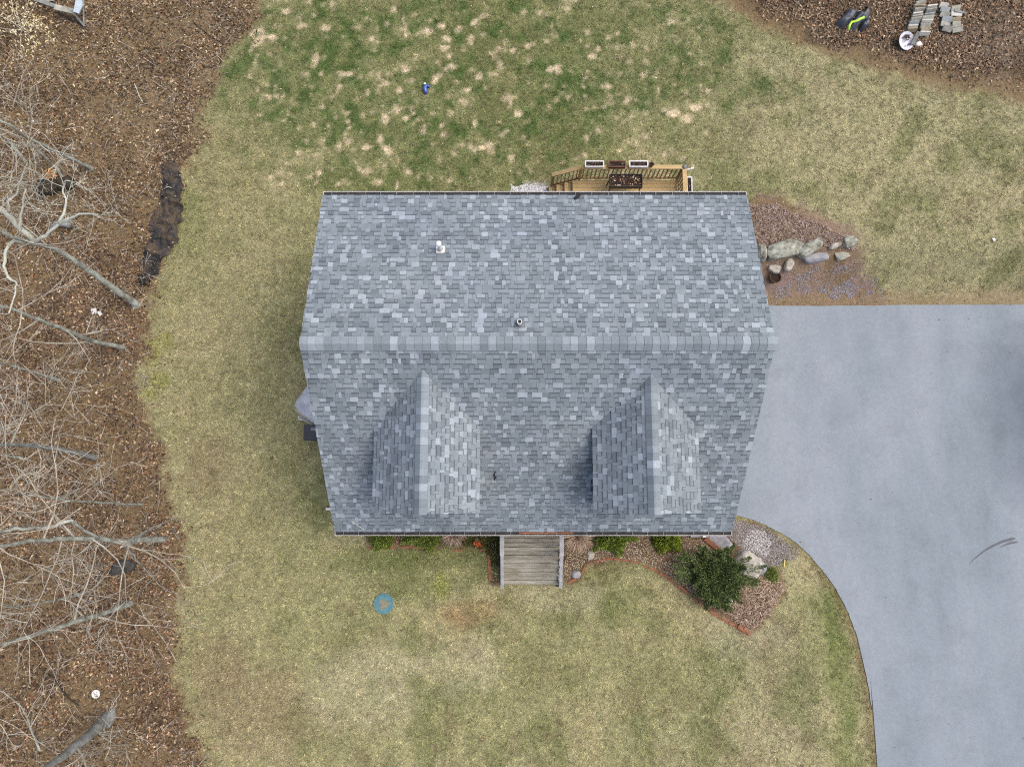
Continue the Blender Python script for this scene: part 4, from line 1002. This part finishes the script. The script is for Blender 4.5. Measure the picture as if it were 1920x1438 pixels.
def grass_clump(name, label, px, py, r_, hgt, n, pal, seed):
    c = G(px, py); t_ = thing(name, label, 'grass', c, 'dry grass clumps in the front bed'); r = np.random.default_rng(seed)
    a_ = r.uniform(0, 6.28, n); q = r.random(n)**.6; L_ = hgt*r.uniform(.6, 1.1, n); w = r.uniform(.004, .009, n)
    o_ = np.stack([np.cos(a_), np.sin(a_), 0*a_], -1); pp = np.stack([-np.sin(a_), np.cos(a_), 0*a_], -1)*w[:, None]
    b_ = np.array(c)+o_*(r.random(n)*r_*.3)[:, None]; m_ = b_+o_*(q*r_*.45)[:, None]+np.array([0, 0, 1])*(L_*.75)[:, None]; tp = b_+o_*(q*r_*1.25)[:, None]+np.array([0, 0, 1])*(L_*(.95-.5*q))[:, None]
    V = np.stack([b_-pp, b_+pp, m_+pp*.8, m_-pp*.8, tp], 1).reshape(-1, 3); i = np.arange(n)*5
    F = np.stack([i, i+1, i+2, i, i+2, i+3, i+3, i+2, i+4], -1).reshape(-1)
    pal = np.array([C3(*k_) for k_ in pal]); cl = pal[r.integers(0, len(pal), n)]*r.uniform(.75, 1.2, n)[:, None]
    nmesh('stalks', V, F, 3, M_leaf, np.repeat(cl, 5, 0), t_); return t_
grass_clump('dry_grass_clump', 'pinkish dry grass clump left of the steps', 850, 1000, .38, .6, 700, [(178, 152, 134), (196, 172, 156), (150, 122, 104), (210, 192, 176)], 41)
grass_clump('dry_grass_clump', 'fanned pale dry grass clump right of the steps', 1081, 1003, .5, .6, 900, [(190, 160, 134), (208, 184, 160), (160, 126, 100), (220, 202, 182)], 42)
c = G(896, 1020); xs_ = c.x+rng.normal(0, .07, 40); ys_ = c.y+rng.normal(0, .06, 40)
Vv, Ff, cc = leaf_mesh(xs_, ys_, rng.uniform(.06, .12, 40), np.tile(C3(206, 104, 60), (40, 1))*rng.uniform(.7, 1.2, 40)[:, None], lift=.12, tilt=.9); tag(nmesh('orange_leaves', Vv, Ff, 3, M_leaf, cc), 'clump of bright orange leaves in the bed left of the steps', 'leaves')

# ------------------------------------------------------------------ things on the lawn
c = G(720, 1131); sp = thing('septic_cover', 'round teal septic lid set in the front lawn', 'lid', c)
MB().lathe(c-Vector((0, 0, .08)), [(.31, 0), (.335, .10), (.335, .125), (.31, .135), (.28, .125), (.27, .137)], 40).build('lid', M_teal, sp)
r = np.random.default_rng(8); aa = np.linspace(0, 2*np.pi, 36, endpoint=False); rr = .15*(1+.25*np.sin(aa*3+1)+.16*np.sin(aa*5)+.1*np.sin(aa*9)); pts = [(c.x+.01+math.cos(a_)*q_, c.y-.02+math.sin(a_)*q_, c.z+.061) for a_, q_ in zip(aa, rr)]
MB().add(pts+[(p_[0], p_[1], p_[2]-.003) for p_ in pts], [tuple(range(36))]+[(i, i+36, (i+1) % 36+36, (i+1) % 36) for i in range(36)]).build('mud', M_tan, sp)
for i in range(8):
    a_ = i*math.pi/4; MB().lathe(c+Vector((math.cos(a_)*.3, math.sin(a_)*.3, .052)), [(.014, 0), (.014, .008)], 8).build('bolt', M_lead, sp)
c = G(800, 170); ty = thing('blue_toy', 'small shiny blue plastic toy lying in the green lawn', 'toy', c)
MB().tube([c+Vector((.06, .16, .06)), c+Vector((-.02, .12, .10)), c+Vector((-.06, .02, .1)), c+Vector((-.02, -.1, .08)), c+Vector((.01, -.18, .05))], [.05, .07, .08, .075, .03], 10).build('body', M_blue, ty, True)
MB().tube([c+Vector((.02, .15, .08)), c+Vector((.13, .10, .05))], [.05, .045], 8).build('wing', M_blue, ty, True)
MB().lathe(c+Vector((-.06, .2, .06)), [(.01, 0), (.05, .03), (.045, .06), (.01, .08)], 10).build('tip', M_pvc, ty, True)
# litter bits
def sheet(name, label, cat, px, py, lx, ly, m, rot=0, crumple=.03, seed=1, lift=.03, group=None, n_=8):
    c = G(px, py); R = Matrix.Rotation(rot, 3, 'Z'); v = []
    for j in range(n_):
        for i in range(n_):
            q_ = Vector(((i/(n_-1)-.5)*lx, (j/(n_-1)-.5)*ly, 0)); q_.z = crumple*mnoise.noise(q_*9+Vector((seed*7, 0, 0)))+crumple*.5
            q_.x += .1*lx*mnoise.noise(q_*6+Vector((0, seed*5, 0))); v.append(c+R @ q_+Vector((0, 0, lift)))
    f = [(j*n_+i, j*n_+i+1, (j+1)*n_+i+1, (j+1)*n_+i) for j in range(n_-1) for i in range(n_-1)]
    o = MB().add(v, f).build(name, m); sd = o.modifiers.new('thickness', 'SOLIDIFY'); sd.thickness = .004; return tag(o, label, cat, group)
sheet('white_paper', 'larger piece of crumpled white paper on the leaves', 'paper', 178, 584, .18, .19, M_paper, .3, .05, 2)
sheet('white_paper', 'smaller piece of white paper right of the larger one', 'paper', 189, 588, .12, .16, M_paper, .6, .05, 3)
c = G(181, 1300); wl = thing('plastic_disc', 'round white plastic disc lying on the leaf litter', 'disc', c)
MB().lathe(c, [(.13, .02), (.135, .05), (.12, .055), (.115, .048), (.02, .05)], 28).build('disc', M_pvc, wl); MB().lathe(c+Vector((.06, -.06, .05)), [(.02, 0), (.02, .01)], 10).build('hole_plug', M_black, wl)
sheet('white_scrap', 'tiny white scrap on the right lawn above the driveway', 'litter', 1862, 450, .1, .1, M_paper, .2, .03, 5)
p = G(1436, 1063); tag(MB().bar(G(1471, 1050, .05), G(1470, 1064, .05), .045, .04).build('yellow_stake', M_yellow), 'short yellow stake lying at the gravel edge near the driveway', 'stake')

# grill cover and bin by the left wall
c = Vector((W(575, 755, .8).x+.58, W(575, 742, .8).y, 0)); c.z = hz(c.x, c.y)
gc = thing('covered_grill', 'grill under a shiny silver cover at the left wall', 'grill', c)
mb = MB(); rings = [(.0, 1.17), (.35, 1.16), (.62, 1.13), (.84, 1.08), (.95, 1.0), (1.0, .88), (1.03, .62), (1.07, .34), (1.13, .07), (1.16, .06)]; na = 84; R50 = Matrix.Rotation(.95, 3, 'Z'); vv = []
for k_, (sc_, z_) in enumerate(rings):
    for i in range(na):
        a_ = 2*math.pi*i/na; ca, sa = math.cos(a_), math.sin(a_); pw = .42
        q_ = Vector((math.copysign(abs(ca)**pw, ca)*.95*sc_, math.copysign(abs(sa)**pw, sa)*.62*sc_, z_))
        hem = max(0, (k_-3)/6); f_ = 1+hem*(.06*math.sin(a_*11+1.5*math.sin(a_*3))+.03*math.sin(a_*19+2))
        q_.x *= f_; q_.y *= f_; q_.z += (.09*mnoise.noise(Vector((q_.x*3, q_.y*3, 3)))+.06*abs(mnoise.noise(Vector((q_.x*6+q_.y*3, q_.y*2.5, 8)))))*(1 if z_ > .5 else .3)
        vv.append(c+R50 @ q_)
ff = [(k_*na+i, k_*na+(i+1) % na, (k_+1)*na+(i+1) % na, (k_+1)*na+i) for k_ in range(len(rings)-1) for i in range(na)]
ff = [tuple(reversed(q_)) for q_ in ff]
mb.add(vv, ff).build('cover', M_silver, gc, True)
mb = MB(); hem_ = [Vector(q_)+Vector((0, 0, .01)) for q_ in vv[-na:]]; mb.tube(hem_+[hem_[0]], .018, 6, False); mb.build('hem', M_white, gc, True)
for sx in (-1, 1):
    for sy in (-1, 1): MB().box(c+Vector((sx*.3, sy*.5, .06)), (.06, .06, .12)).build('leg', M_black, gc)
p = W(583, 811, .85); zb_ = hz(p.x, p.y); c = Vector((p.x+.28, p.y, zb_))
bn_ = thing('storage_bin', 'charcoal plastic bin below the silver grill cover', 'bin', c)
MB().box(c+Vector((0, 0, .4)), (.92, .44, .8), taper=1.06).build('body', M_binlid, bn_, bevel=.03); MB().box(c+Vector((0, 0, .84)), (1.04, .52, .07)).build('lid', M_binlid, bn_, bevel=.03)
MB().box(c+Vector((-.18, .11, .882)), (.18, .1, .012)).build('label_plate', M_lead, bn_)

# landscape fabric heap at the wood's edge
line = [(320, 306), (322, 326), (324, 352), (322, 380), (314, 405), (312, 430), (306, 458), (294, 478), (284, 500), (278, 520), (272, 536)]
hw_ = [.33, .30, .36, .42, .54, .48, .47, .40, .32, .26, .20]
P_ = [G(a_, b_) for a_, b_ in line]; v = []; nj = 20; ni = 90
for i in range(ni):
    u_ = i/(ni-1)*(len(P_)-1); k_ = min(int(u_), len(P_)-2); f_ = u_-k_; q_ = P_[k_].lerp(P_[k_+1], f_); h_ = hw_[k_]*(1-f_)+hw_[k_+1]*f_
    for j in range(nj):
        s_ = j/(nj-1)*2-1; e_n = .16*mnoise.noise(Vector((u_*1.3, s_*.8, 3)))+.10*mnoise.noise(Vector((u_*4, s_, 9)))
        X_ = q_.x+s_*h_*(1+e_n*1.8)+e_n*.25; Y_ = q_.y+.10*mnoise.noise(Vector((s_*2, u_*1.7, 7)))
        z_ = .05+.30*max(0, mnoise.noise(Vector((X_*1.6, Y_*3.2, 2))))+.16*abs(mnoise.noise(Vector((X_*4, Y_*6, 5))))-.05*abs(s_)**6
        if i in (0, ni-1): z_ = .02
        v.append((X_, Y_, hz(X_, Y_)+z_+.02))
f = [(i*nj+j, (i+1)*nj+j, (i+1)*nj+j+1, i*nj+j+1) for i in range(ni-1) for j in range(nj-1)]
o = MB().add(v, f).build('landscape_fabric', M_fabric, None, False); tag(o, 'crumpled black landscape fabric with soil along the left woods edge', 'fabric')
n_ = 70; kk_ = rng.integers(0, len(v), n_); fv_ = np.array(v)[kk_]; Vv, Ff, cc = leaf_mesh(fv_[:, 0], fv_[:, 1], rng.uniform(.04, .1, n_), leaf_cols(n_, [.15, .2, .2, .15, .15, .1, 0, .05]), z=fv_[:, 2]+.012, tilt=.5); nmesh('fallen_leaves', Vv, Ff, 3, M_leaf, cc, o)
sd = o.modifiers.new('thickness', 'SOLIDIFY'); sd.thickness = .012
# driftwood log
c = G(122, 425); lg = MB().tube([c+Vector((-.45, -.1, .08)), c+Vector((-.2, .04, .16)), c+Vector((.05, .06, .18)), c+Vector((.28, -.02, .12))], [.06, .1, .13, .12], 10).build('short_log', M_barkg, None, True); tag(lg, 'short grey log under the pale branches in the left woods', 'log')
# broken frame at the top left corner
c = G(150, 40); bf = thing('scrap_heap', 'heap of broken grey beams with a pale blue panel at the top left corner', 'scrap', c)
def g_(px, py, z): return G(px, py, z)
MB().bar(g_(55, -4, .35), g_(104, 13, .38), .14, .10).build('beam', M_barkg, bf); MB().bar(g_(103, 14, .42), g_(137, 22, .42), .20, .06).build('beam', M_paver, bf)
MB().bar(g_(134, 20, .45), g_(159, 50, .12), .07, .10).build('beam', M_barkg, bf); MB().bar(g_(156, -20, .8), g_(157, 46, .12), .035, .035).build('pole', M_railgrey, bf)
MB().bar(g_(110, 25, .05), g_(158, 50, .06), .08, .06).build('beam', M_stump, bf)
pp = [g_(a_, b_, .55) for a_, b_ in ((143, -6), (153, -6), (155, 10), (147, 26), (137, 22), (140, 10))]
MB().add(pp+[q_-Vector((0, 0, .04)) for q_ in pp], [tuple(range(6))]+[(i, i+6, (i+1) % 6+6, (i+1) % 6) for i in range(6)]+[tuple(range(11, 5, -1))]).build('panel', M_panel, bf)
sheet('pale_tarp', 'scrap of pale tarp behind the broken frame', 'tarp', 95, 2, .5, .35, M_paver, .3, .2, 12, .12)

# ------------------------------------------------------------------ dump corner at the top right
c = G(1597, 40)
tb = thing('trash_bags', 'black plastic sheeting and bags with a lime hose', 'bag', c)
def bag(outline, hgt, seed, name='bag'):
    pts = [G(a_, b_) for a_, b_ in outline]; cen = sum(pts, Vector())/len(pts); n_ = len(pts); v = []; rings = 7; m_ = 6; R_ = []
    for i in range(n_*m_):
        k_ = i//m_; f_ = (i % m_)/m_; R_.append(pts[k_].lerp(pts[(k_+1) % n_], f_))
    for k_ in range(rings):
        s_ = 1-k_/rings
        for i, q_ in enumerate(R_):
            w_ = cen.lerp(q_, s_); h_ = hgt*(1-s_**3.2)**.8*(1+.35*mnoise.noise(w_*4+Vector((seed, 0, 0)))+.18*mnoise.noise(w_*11+Vector((seed, 3, 0)))); v.append((w_.x, w_.y, hz(w_.x, w_.y)+h_+.005))
    v.append((cen.x, cen.y, cen.z+hgt*1.0)); N_ = n_*m_
    f = [(k_*N_+i, k_*N_+(i+1) % N_, (k_+1)*N_+(i+1) % N_, (k_+1)*N_+i) for k_ in range(rings-1) for i in range(N_)]+[((rings-1)*N_+i, (rings-1)*N_+(i+1) % N_, rings*N_) for i in range(N_)]
    o = MB().add(v, f).build(name, M_bag, tb, False); o.data.polygons.foreach_set('use_smooth', [True]*len(o.data.polygons)); return o
bag([(1563, 48), (1588, 20), (1609, 22), (1595, 42), (1578, 59)], .30, 3, 'sheeting')
bag([(1594, 45), (1608, 24), (1622, 26), (1628, 12), (1632, 16), (1627, 40), (1610, 50), (1600, 61), (1590, 56)], .26, 5)
bag([(1610, 50), (1626, 36), (1629, 52), (1616, 61), (1608, 60)], .28, 9)
hp = [(1591, 57), (1593, 48), (1597, 42), (1603, 41), (1608, 39), (1613, 36), (1620, 33)]
MB().tube([G(a_, b_, .42+.04*math.sin(i*2)) for i, (a_, b_) in enumerate(hp)], .045, 8).build('hose', M_lime, tb, True)
# pavers: each leans on its neighbour
ORD = ['topmost', 'second from the top', 'third from the top', 'fourth from the top', 'fifth from the top', 'sixth from the top', 'seventh from the top', 'eighth from the top', 'ninth from the top', 'tenth from the top']
M_pav = [M_paver, mk('pale_paver', C(188, 186, 178), C(214, 212, 204), 4, .9, fine=.12, finescale=30), mk('bluish_paver', C(132, 142, 146), C(164, 170, 172), 4, .9, fine=.12, finescale=30), mk('brown_paver', C(140, 128, 106), C(172, 162, 140), 4, .9, fine=.15, finescale=30)]
def paver_column(px0, py0, px1, py1, n_, column, w=.42, tilt=.7, yaw=.05):
    for i in range(n_):
        f_ = i/(n_-1); c = G(px0+(px1-px0)*f_, py0+(py1-py0)*f_); R = Matrix.Rotation(yaw+random.uniform(-.14, .14), 3, 'Z') @ Matrix.Rotation(tilt+random.uniform(-.35, .3), 3, 'X') @ Matrix.Rotation(random.uniform(-.1, .1), 3, 'Y')
        o = MB().box((0, 0, 0), (w*random.uniform(.85, 1.08), .20*random.uniform(.85, 1.1), .06)).build('paver', random.choices(M_pav, (.4, .3, .15, .15))[0], None, bevel=.01)
        o.rotation_euler = R.to_euler(); o.location = c+Vector((random.uniform(-.03, .03), 0, .15+random.uniform(-.02, .05))); tag(o, 'grey paver, %s in %s of the paver pile' % (ORD[i] if i < n_-1 else 'lowest', column), 'paver', 'pavers piled at the top right')
paver_column(1720, 14, 1706, 62, 9, 'the leftmost column', .42, 1.15)
paver_column(1740, 20, 1728, 68, 8, 'the second column', .42, 1.1)
paver_column(1766, 16, 1770, 60, 6, 'the third column', .34, .6, -.15)
paver_column(1786, 22, 1790, 62, 5, 'the rightmost column', .38, .5)
tag(MB().bar(G(1711, 84, .12), G(1723, 60, .3), .14, .05).build('grey_plank', M_barkg), 'grey plank leaning between the paver pile and the bowl', 'plank')
tag(MB().bar(G(1790, 20, .25), G(1812, 26, .12), .07, .04).build('thin_plank', M_barkg), 'thin grey stick poking right from the paver pile', 'plank')
c = G(1693, 81); bw_ = thing('bowl', 'tilted white bowl holding dark leaves below the pavers', 'bowl', c)
bm_ = MB().lathe((0, 0, 0), [(.12, 0), (.24, .05), (.31, .15), (.325, .155), (.30, .145), (.22, .06), (.1, .03)], 30).build('basin', M_bowl, None, True); bm_.location = c+Vector((0, 0, .05)); bm_.rotation_euler = (.28, .22, 0); adopt(bm_, bw_)
n_ = 55; Vv, Ff, cc = leaf_mesh(c.x+.08+rng.normal(0, .08, n_), c.y+.10+rng.normal(0, .06, n_), rng.uniform(.05, .1, n_), leaf_cols(n_, [.3, .1, .05, 0, 0, 0, .55, 0])*.7, z=np.full(n_, c.z+.17), tilt=.5); nmesh('wet_leaves', Vv, Ff, 3, M_leaf, cc, bw_)
boulder('white_block', 'small white block between the bowl and the pavers', 1722, 84, .16, .14, .12, M_pvc, .3, 25, cat='block', cut=.5)

# ------------------------------------------------------------------ marks on the drive
def strip_mark(px, wid, name, z=DZ+.039):
    pts = [W(a_, b_, z) for a_, b_ in px]; v = []
    for i, q_ in enumerate(pts):
        d = (pts[min(i+1, len(pts)-1)]-pts[max(i-1, 0)]).normalized(); o_ = Vector((-d.y, d.x, 0))*wid[i]/2; v += [q_+o_, q_-o_]
    f = [(2*i, 2*i+1, 2*i+3, 2*i+2) for i in range(len(pts)-1)]
    return MB().add(v, f).build(name, M_tar, dv)
strip_mark([(1817, 1057), (1830, 1045), (1845, 1033), (1862, 1023), (1880, 1015), (1898, 1010), (1904, 1009)], [.01, .035, .06, .075, .08, .10, .03], 'tyre_mark')
strip_mark([(1875, 1026), (1886, 1021), (1897, 1017), (1908, 1016)], [.02, .05, .08, .05], 'tyre_mark')

# ------------------------------------------------------------------ sticks on lawn and woods floor
def stick(label, pts, r_, m=M_twig, z=.04):
    q_ = [G(a_, b_, z) for a_, b_ in pts]; o = MB().tube(q_, [r_*(1-.5*i/(len(q_)-1)) for i in range(len(q_))], 5).build('fallen_stick', m); return tag(o, label, 'stick', 'fallen sticks')
stick('pale curved stick on the leaves at the upper left', [(252, 157), (257, 170), (262, 183), (268, 192)], .018, M_palebark)
stick('dark forked stick near the top left lawn edge', [(363, 42), (375, 53), (392, 66), (415, 81)], .025, M_stump)
stick('pale twig on the lawn right of the mulch corner', [(1512, 1142), (1522, 1150), (1532, 1159)], .015)
stick('thin twig on the lower right lawn beside the drive', [(1521, 1191), (1530, 1196), (1537, 1202)], .014)
stick('grey branch lying in the lower left woods', [(95, 1262), (115, 1290), (130, 1310), (148, 1322)], .04, M_stump)

# ------------------------------------------------------------------ bare trees
def catmull(P_, k_=5):
    out = []
    for i in range(len(P_)-1):
        p0 = P_[max(i-1, 0)]; p1 = P_[i]; p2 = P_[i+1]; p3 = P_[min(i+2, len(P_)-1)]
        for s_ in range(k_):
            u_ = s_/k_; out.append(.5*((2*p1)+(p2-p0)*u_+(2*p0-5*p1+4*p2-p3)*u_*u_+(3*p1-p0-3*p2+p3)*u_**3))
    out.append(P_[-1]); return out
def grow(mb, p, d, L_, r_, depth, rr):
    n_ = 5 if depth else 4; pts = [p]; rad = [r_]; d = d.normalized()
    for i in range(n_):
        d = (d+Vector((rr.gauss(0, .17), rr.gauss(0, .17), rr.gauss(.04, .13)))).normalized(); p = p+d*L_/n_; pts.append(p); rad.append(max(.006, r_*(1-.72*(i+1)/n_)))
    mb.tube(pts, rad, 5 if r_ > .02 else 3, False)
    if depth:
        for i in range(rr.randint(2, 4)):
            k_ = rr.randint(1, n_); b_ = pts[k_]; dd = (pts[k_]-pts[k_-1]).normalized()
            s_ = dd.cross(Vector((rr.gauss(0, 1), rr.gauss(0, 1), rr.gauss(0, 1)))).normalized()
            a_ = rr.uniform(.45, 1.0); grow(mb, b_, dd*math.cos(a_)+s_*math.sin(a_), L_*rr.uniform(.35, .65), rad[k_]*rr.uniform(.45, .75), depth-1, rr)
def bare_tree(name, label, base_px, path_px, r0, extra=5.0, nb=9, seed=1, m=M_bark, branches=(), blen=2.2, group='bare trees at the left woods edge', bias=Vector((.35, 0, 0)), t0=.25, depth=2, rtop=.5, limbs_pale=False):
    rr = random.Random(seed); bp_ = G(*base_px); t_ = thing(name, label, 'tree', bp_, group); P_ = [bp_-Vector((0, 0, .1)), bp_]
    for px, py in path_px:
        z_ = H*(1-(base_px[0]-960)/(px-960)); z_ = max(z_, P_[-1].z+.05); P_.append(W(px, py, z_))
    if extra:
        d = (P_[-1]-P_[-2]).normalized(); d.z = max(d.z, .8); d.normalize(); P_.append(P_[-1]+d*extra*.5+Vector((rr.gauss(0, .2), rr.gauss(0, .2), 0))); P_.append(P_[-1]+d*extra*.5+Vector((rr.gauss(0, .3), rr.gauss(0, .3), 0)))
    S_ = catmull(P_); n_ = len(S_)
    S_ = [q_+Vector((rr.gauss(0, .012), rr.gauss(0, .012), 0)) for q_ in S_]
    r0 = r0*.78
    ra = [r0*(1-(1-rtop*(.35 if extra else .6))*(i/(n_-1))) for i in range(n_)]; 
    for i_, k_ in enumerate((1.9, 1.75, 1.6, 1.45, 1.35, 1.25, 1.12, 1.05, 1.02)):
        if i_ < n_: ra[i_] *= k_
    MB().tube(S_, ra, 10).build('trunk', m, t_, True)
    mb = MB()
    for i in range(nb+3):
        k_ = int(n_*(t0+(1-t0)*rr.random()**.8)); k_ = min(k_, n_-1); a_ = rr.uniform(0, 6.28)
        d = Vector((math.cos(a_), math.sin(a_), rr.uniform(-.1, .6)))+bias; grow(mb, S_[k_], d, blen*1.1*rr.uniform(.5, 1.15), min(ra[k_], .09)*rr.uniform(.18, .4)+.005, depth, rr)
    if mb.v: mb.build('crown', M_twig, t_)
    if branches:
        mb = MB()
        for (pts, ra_, rb_) in branches:
            Q = catmull([W(*q_) for q_ in pts], 4); Q = [Q[0]]+[q_+Vector((rr.gauss(0, .022), rr.gauss(0, .022), rr.gauss(0, .02))) for q_ in Q[1:]]; rd = [ra_+(rb_-ra_)*i/(len(Q)-1) for i in range(len(Q))]; mb.tube(Q, rd, 8)
            for i in range(2, len(Q), 3):
                d = Vector((rr.gauss(0, 1), rr.gauss(0, 1), .5)); grow(mb, Q[i], d, 1.1 if limbs_pale else .8, .011, 2 if limbs_pale else 1, rr)
        mb.build('limb', M_palebark if limbs_pale else M_bark, t_, True)
    return t_
bare_tree('bare_tree', 'lichened bare tree with pale spreading limbs near the left edge', (256, 571), [(200, 532), (150, 495), (100, 466), (56, 455)], .17, 4, 7, 51, t0=.5, limbs_pale=True,
          branches=[([(56, 455, 5.4), (85, 440, 5.8), (112, 420, 6.1), (150, 402, 6.4), (184, 404, 6.6)], .062, .015), ([(112, 420, 6.1), (122, 392, 6.3), (118, 352, 6.6), (131, 338, 6.9)], .04, .012),
                    ([(56, 455, 5.4), (18, 458, 5.9), (8, 490, 6.3), (22, 525, 6.5), (32, 540, 6.6), (18, 590, 7.0)], .052, .014), ([(60, 452, 5.4), (20, 410, 6.2), (-30, 370, 7.2)], .08, .05),
                    ([(38, 430, 5.9), (40, 395, 6.3), (46, 355, 6.8)], .04, .015), ([(15, 400, 6.2), (35, 350, 6.8), (50, 300, 7.5)], .035, .01)])
bare_tree('bare_tree', 'slim leaning bare tree below the white paper scraps', (231, 652), [(170, 637), (110, 613), (50, 590), (0, 572)], .11, 4, 8, 52)
bare_tree('bare_tree', 'bare tree with two thin stems at the upper left woods', (172, 316), [(130, 296), (90, 277), (45, 255), (0, 226)], .10, 4, 8, 53)
bare_tree('bare_tree', 'thin bare sapling just left of the upper two-stem tree', (120, 335), [(95, 305), (60, 275), (10, 245)], .06, 3, 6, 54, blen=1.6)
bare_tree('bare_tree', 'grey bare tree halfway down the left woods', (178, 857), [(130, 846), (80, 838), (30, 834), (-20, 830)], .13, 4, 9, 55, m=M_barkg)
bare_tree('bare_tree', 'thin bare tree above the long horizontal trunk', (268, 946), [(220, 944), (160, 940), (110, 936), (60, 928)], .06, 3, 8, 56, blen=1.8)
bare_tree('bare_tree', 'bare tree with a long horizontal looking trunk and many twigs', (308, 1010), [(260, 1012), (225, 1016), (190, 1010), (140, 1010), (80, 1012), (20, 1020), (-40, 1030)], .13, 3, 14, 57, blen=2.6, t0=.1,
          branches=[([(185, 1010, 4.0), (150, 990, 4.8), (132, 976, 5.2), (90, 988, 5.6), (30, 993, 6.2), (-20, 998, 6.6)], .04, .045), ([(250, 1012, 2.0), (285, 990, 2.8), (340, 965, 3.6)], .035, .01),
                    ([(230, 1014, 2.5), (250, 1040, 3.2), (290, 1085, 4.0), (320, 1110, 4.4)], .03, .008)])
bare_tree('bare_tree', 'bare tree with a smooth pale trunk slanting down to the left edge', (245, 1131), [(200, 1147), (150, 1163), (90, 1182), (40, 1197), (-10, 1212)], .12, 4, 10, 58)
bare_tree('bare_tree', 'thin bare tree above the smooth pale slanting trunk', (158, 1112), [(120, 1121), (80, 1130), (40, 1136), (0, 1134)], .06, 3, 7, 59, blen=1.6)
bare_tree('bare_tree', 'thick grey trunk at the bottom left corner', (203, 1345), [(165, 1380), (125, 1412), (85, 1440)], .26, 6, 8, 60, m=M_barkg, t0=.4)
bare_tree('bare_tree', 'thin bare tree left of the thick bottom trunk', (75, 1405), [(62, 1375), (50, 1345), (35, 1320)], .05, 2, 8, 61, blen=1.5)
bare_tree('bare_tree', 'small bare tree at the left edge above the middle', (112, 714), [(70, 700), (30, 688), (-10, 676)], .08, 4, 8, 62)
bare_tree('bare_tree', 'leaning sapling at the far left below the middle', (50, 861), [(30, 857), (0, 852)], .06, 3, 6, 63, blen=1.8)
bare_tree('bare_tree', 'pale leaning tree at the upper left edge of the woods', (45, 300), [(20, 270), (-15, 240)], .09, 4, 6, 64)
# brush: multi-stem leafless saplings
def brush(label, px, py, n_, L_, seed, spread=.8):
    rr = random.Random(seed); c = G(px, py); t_ = thing('brush', label, 'shrub', c, 'leafless brush in the left woods'); mb = MB()
    for i in range(n_):
        a_ = rr.uniform(0, 6.28); grow(mb, c+Vector((rr.gauss(0, .15), rr.gauss(0, .15), -.02)), Vector((math.cos(a_)*spread, math.sin(a_)*spread, rr.uniform(.5, 1.2))), L_*rr.uniform(.6, 1.1), rr.uniform(.008, .016), 2, rr)
    mb.build('stems', M_twig, t_); return t_
for i, (lb, px, py, n_, L_) in enumerate([('leafless brush left of the black fabric sheet', 215, 395, 7, 1.6), ('leafless brush around the dark stumps', 60, 330, 9, 1.8), ('leafless brush at the left edge above the middle', 40, 740, 10, 1.9),
        ('leafless brush at the foot of the upper left trunk', 190, 700, 6, 1.3), ('leafless brush between the two middle trunks', 150, 900, 8, 1.6), ('leafless brush near the dark mossy rock', 190, 1060, 8, 1.8),
        ('leafless brush at the lower left edge', 40, 1150, 8, 1.8), ('leafless brush beside the thick bottom trunk', 240, 1390, 8, 1.8), ('leafless twigs reaching over the lawn at the bottom left', 360, 1425, 5, 1.7),
        ('leafless brush above the round white lid', 200, 1220, 7, 1.5), ('leafless brush at the upper left edge', 30, 200, 8, 1.7), ('leafless twigs beside the bottom of the fabric sheet', 255, 540, 4, 1.3)]):
    brush(lb, px, py, max(3, round(n_*.85)), L_, 80+i)
# young beech that keeps its pale leaves
c = G(45, 60); yb_t = thing('young_beech', 'young tree with pale yellow dead leaves in the top left corner', 'tree', c); rr = random.Random(5); mb = MB()
tips = []
for i in range(13):
    a_ = i*.7+rr.uniform(-.2, .2); p = c+Vector((0, 0, .1)); d = Vector((math.cos(a_), math.sin(a_), .75)).normalized(); L_ = rr.uniform(1.2, 2.6); pts = [p]
    for k_ in range(6): d = (d+Vector((rr.gauss(0, .15), rr.gauss(0, .15), rr.gauss(-.05, .1)))).normalized(); p = p+d*L_/6; pts.append(p); tips.append(p)
    mb.tube(pts, [.016*(1-.8*k_/6) for k_ in range(7)], 4, False)
mb.build('stems', M_twig, yb_t)
T_ = np.array([t_[:] for t_ in tips]); k_ = rng.integers(0, len(T_), 800); q_ = T_[k_]+rng.normal(0, .12, (800, 3))
Vv, Ff, cc = leaf_mesh(q_[:, 0], q_[:, 1], rng.uniform(.06, .12, 800), np.array([C3(236, 222, 176), C3(220, 200, 150), C3(240, 232, 200)])[rng.integers(0, 3, 800)]*rng.uniform(.75, 1.1, 800)[:, None], z=q_[:, 2], tilt=.8, asp=.45)
nmesh('crown', Vv, Ff, 3, M_leaf, cc, yb_t)
c = G(108, 338); xs_ = c.x+rng.normal(0, .13, 45); ys_ = c.y+rng.normal(0, .1, 45)
Vv, Ff, cc = leaf_mesh(xs_, ys_, rng.uniform(.07, .13, 45), np.tile(C3(214, 164, 108), (45, 1))*rng.uniform(.75, 1.1, 45)[:, None], lift=.45, tilt=.9); tag(nmesh('pale_leaf_clump', Vv, Ff, 3, M_leaf, cc), 'clump of pale orange dead leaves above the dark stumps', 'leaves')
print('shingles', len(PIECES), 'objects', len(bpy.data.objects))
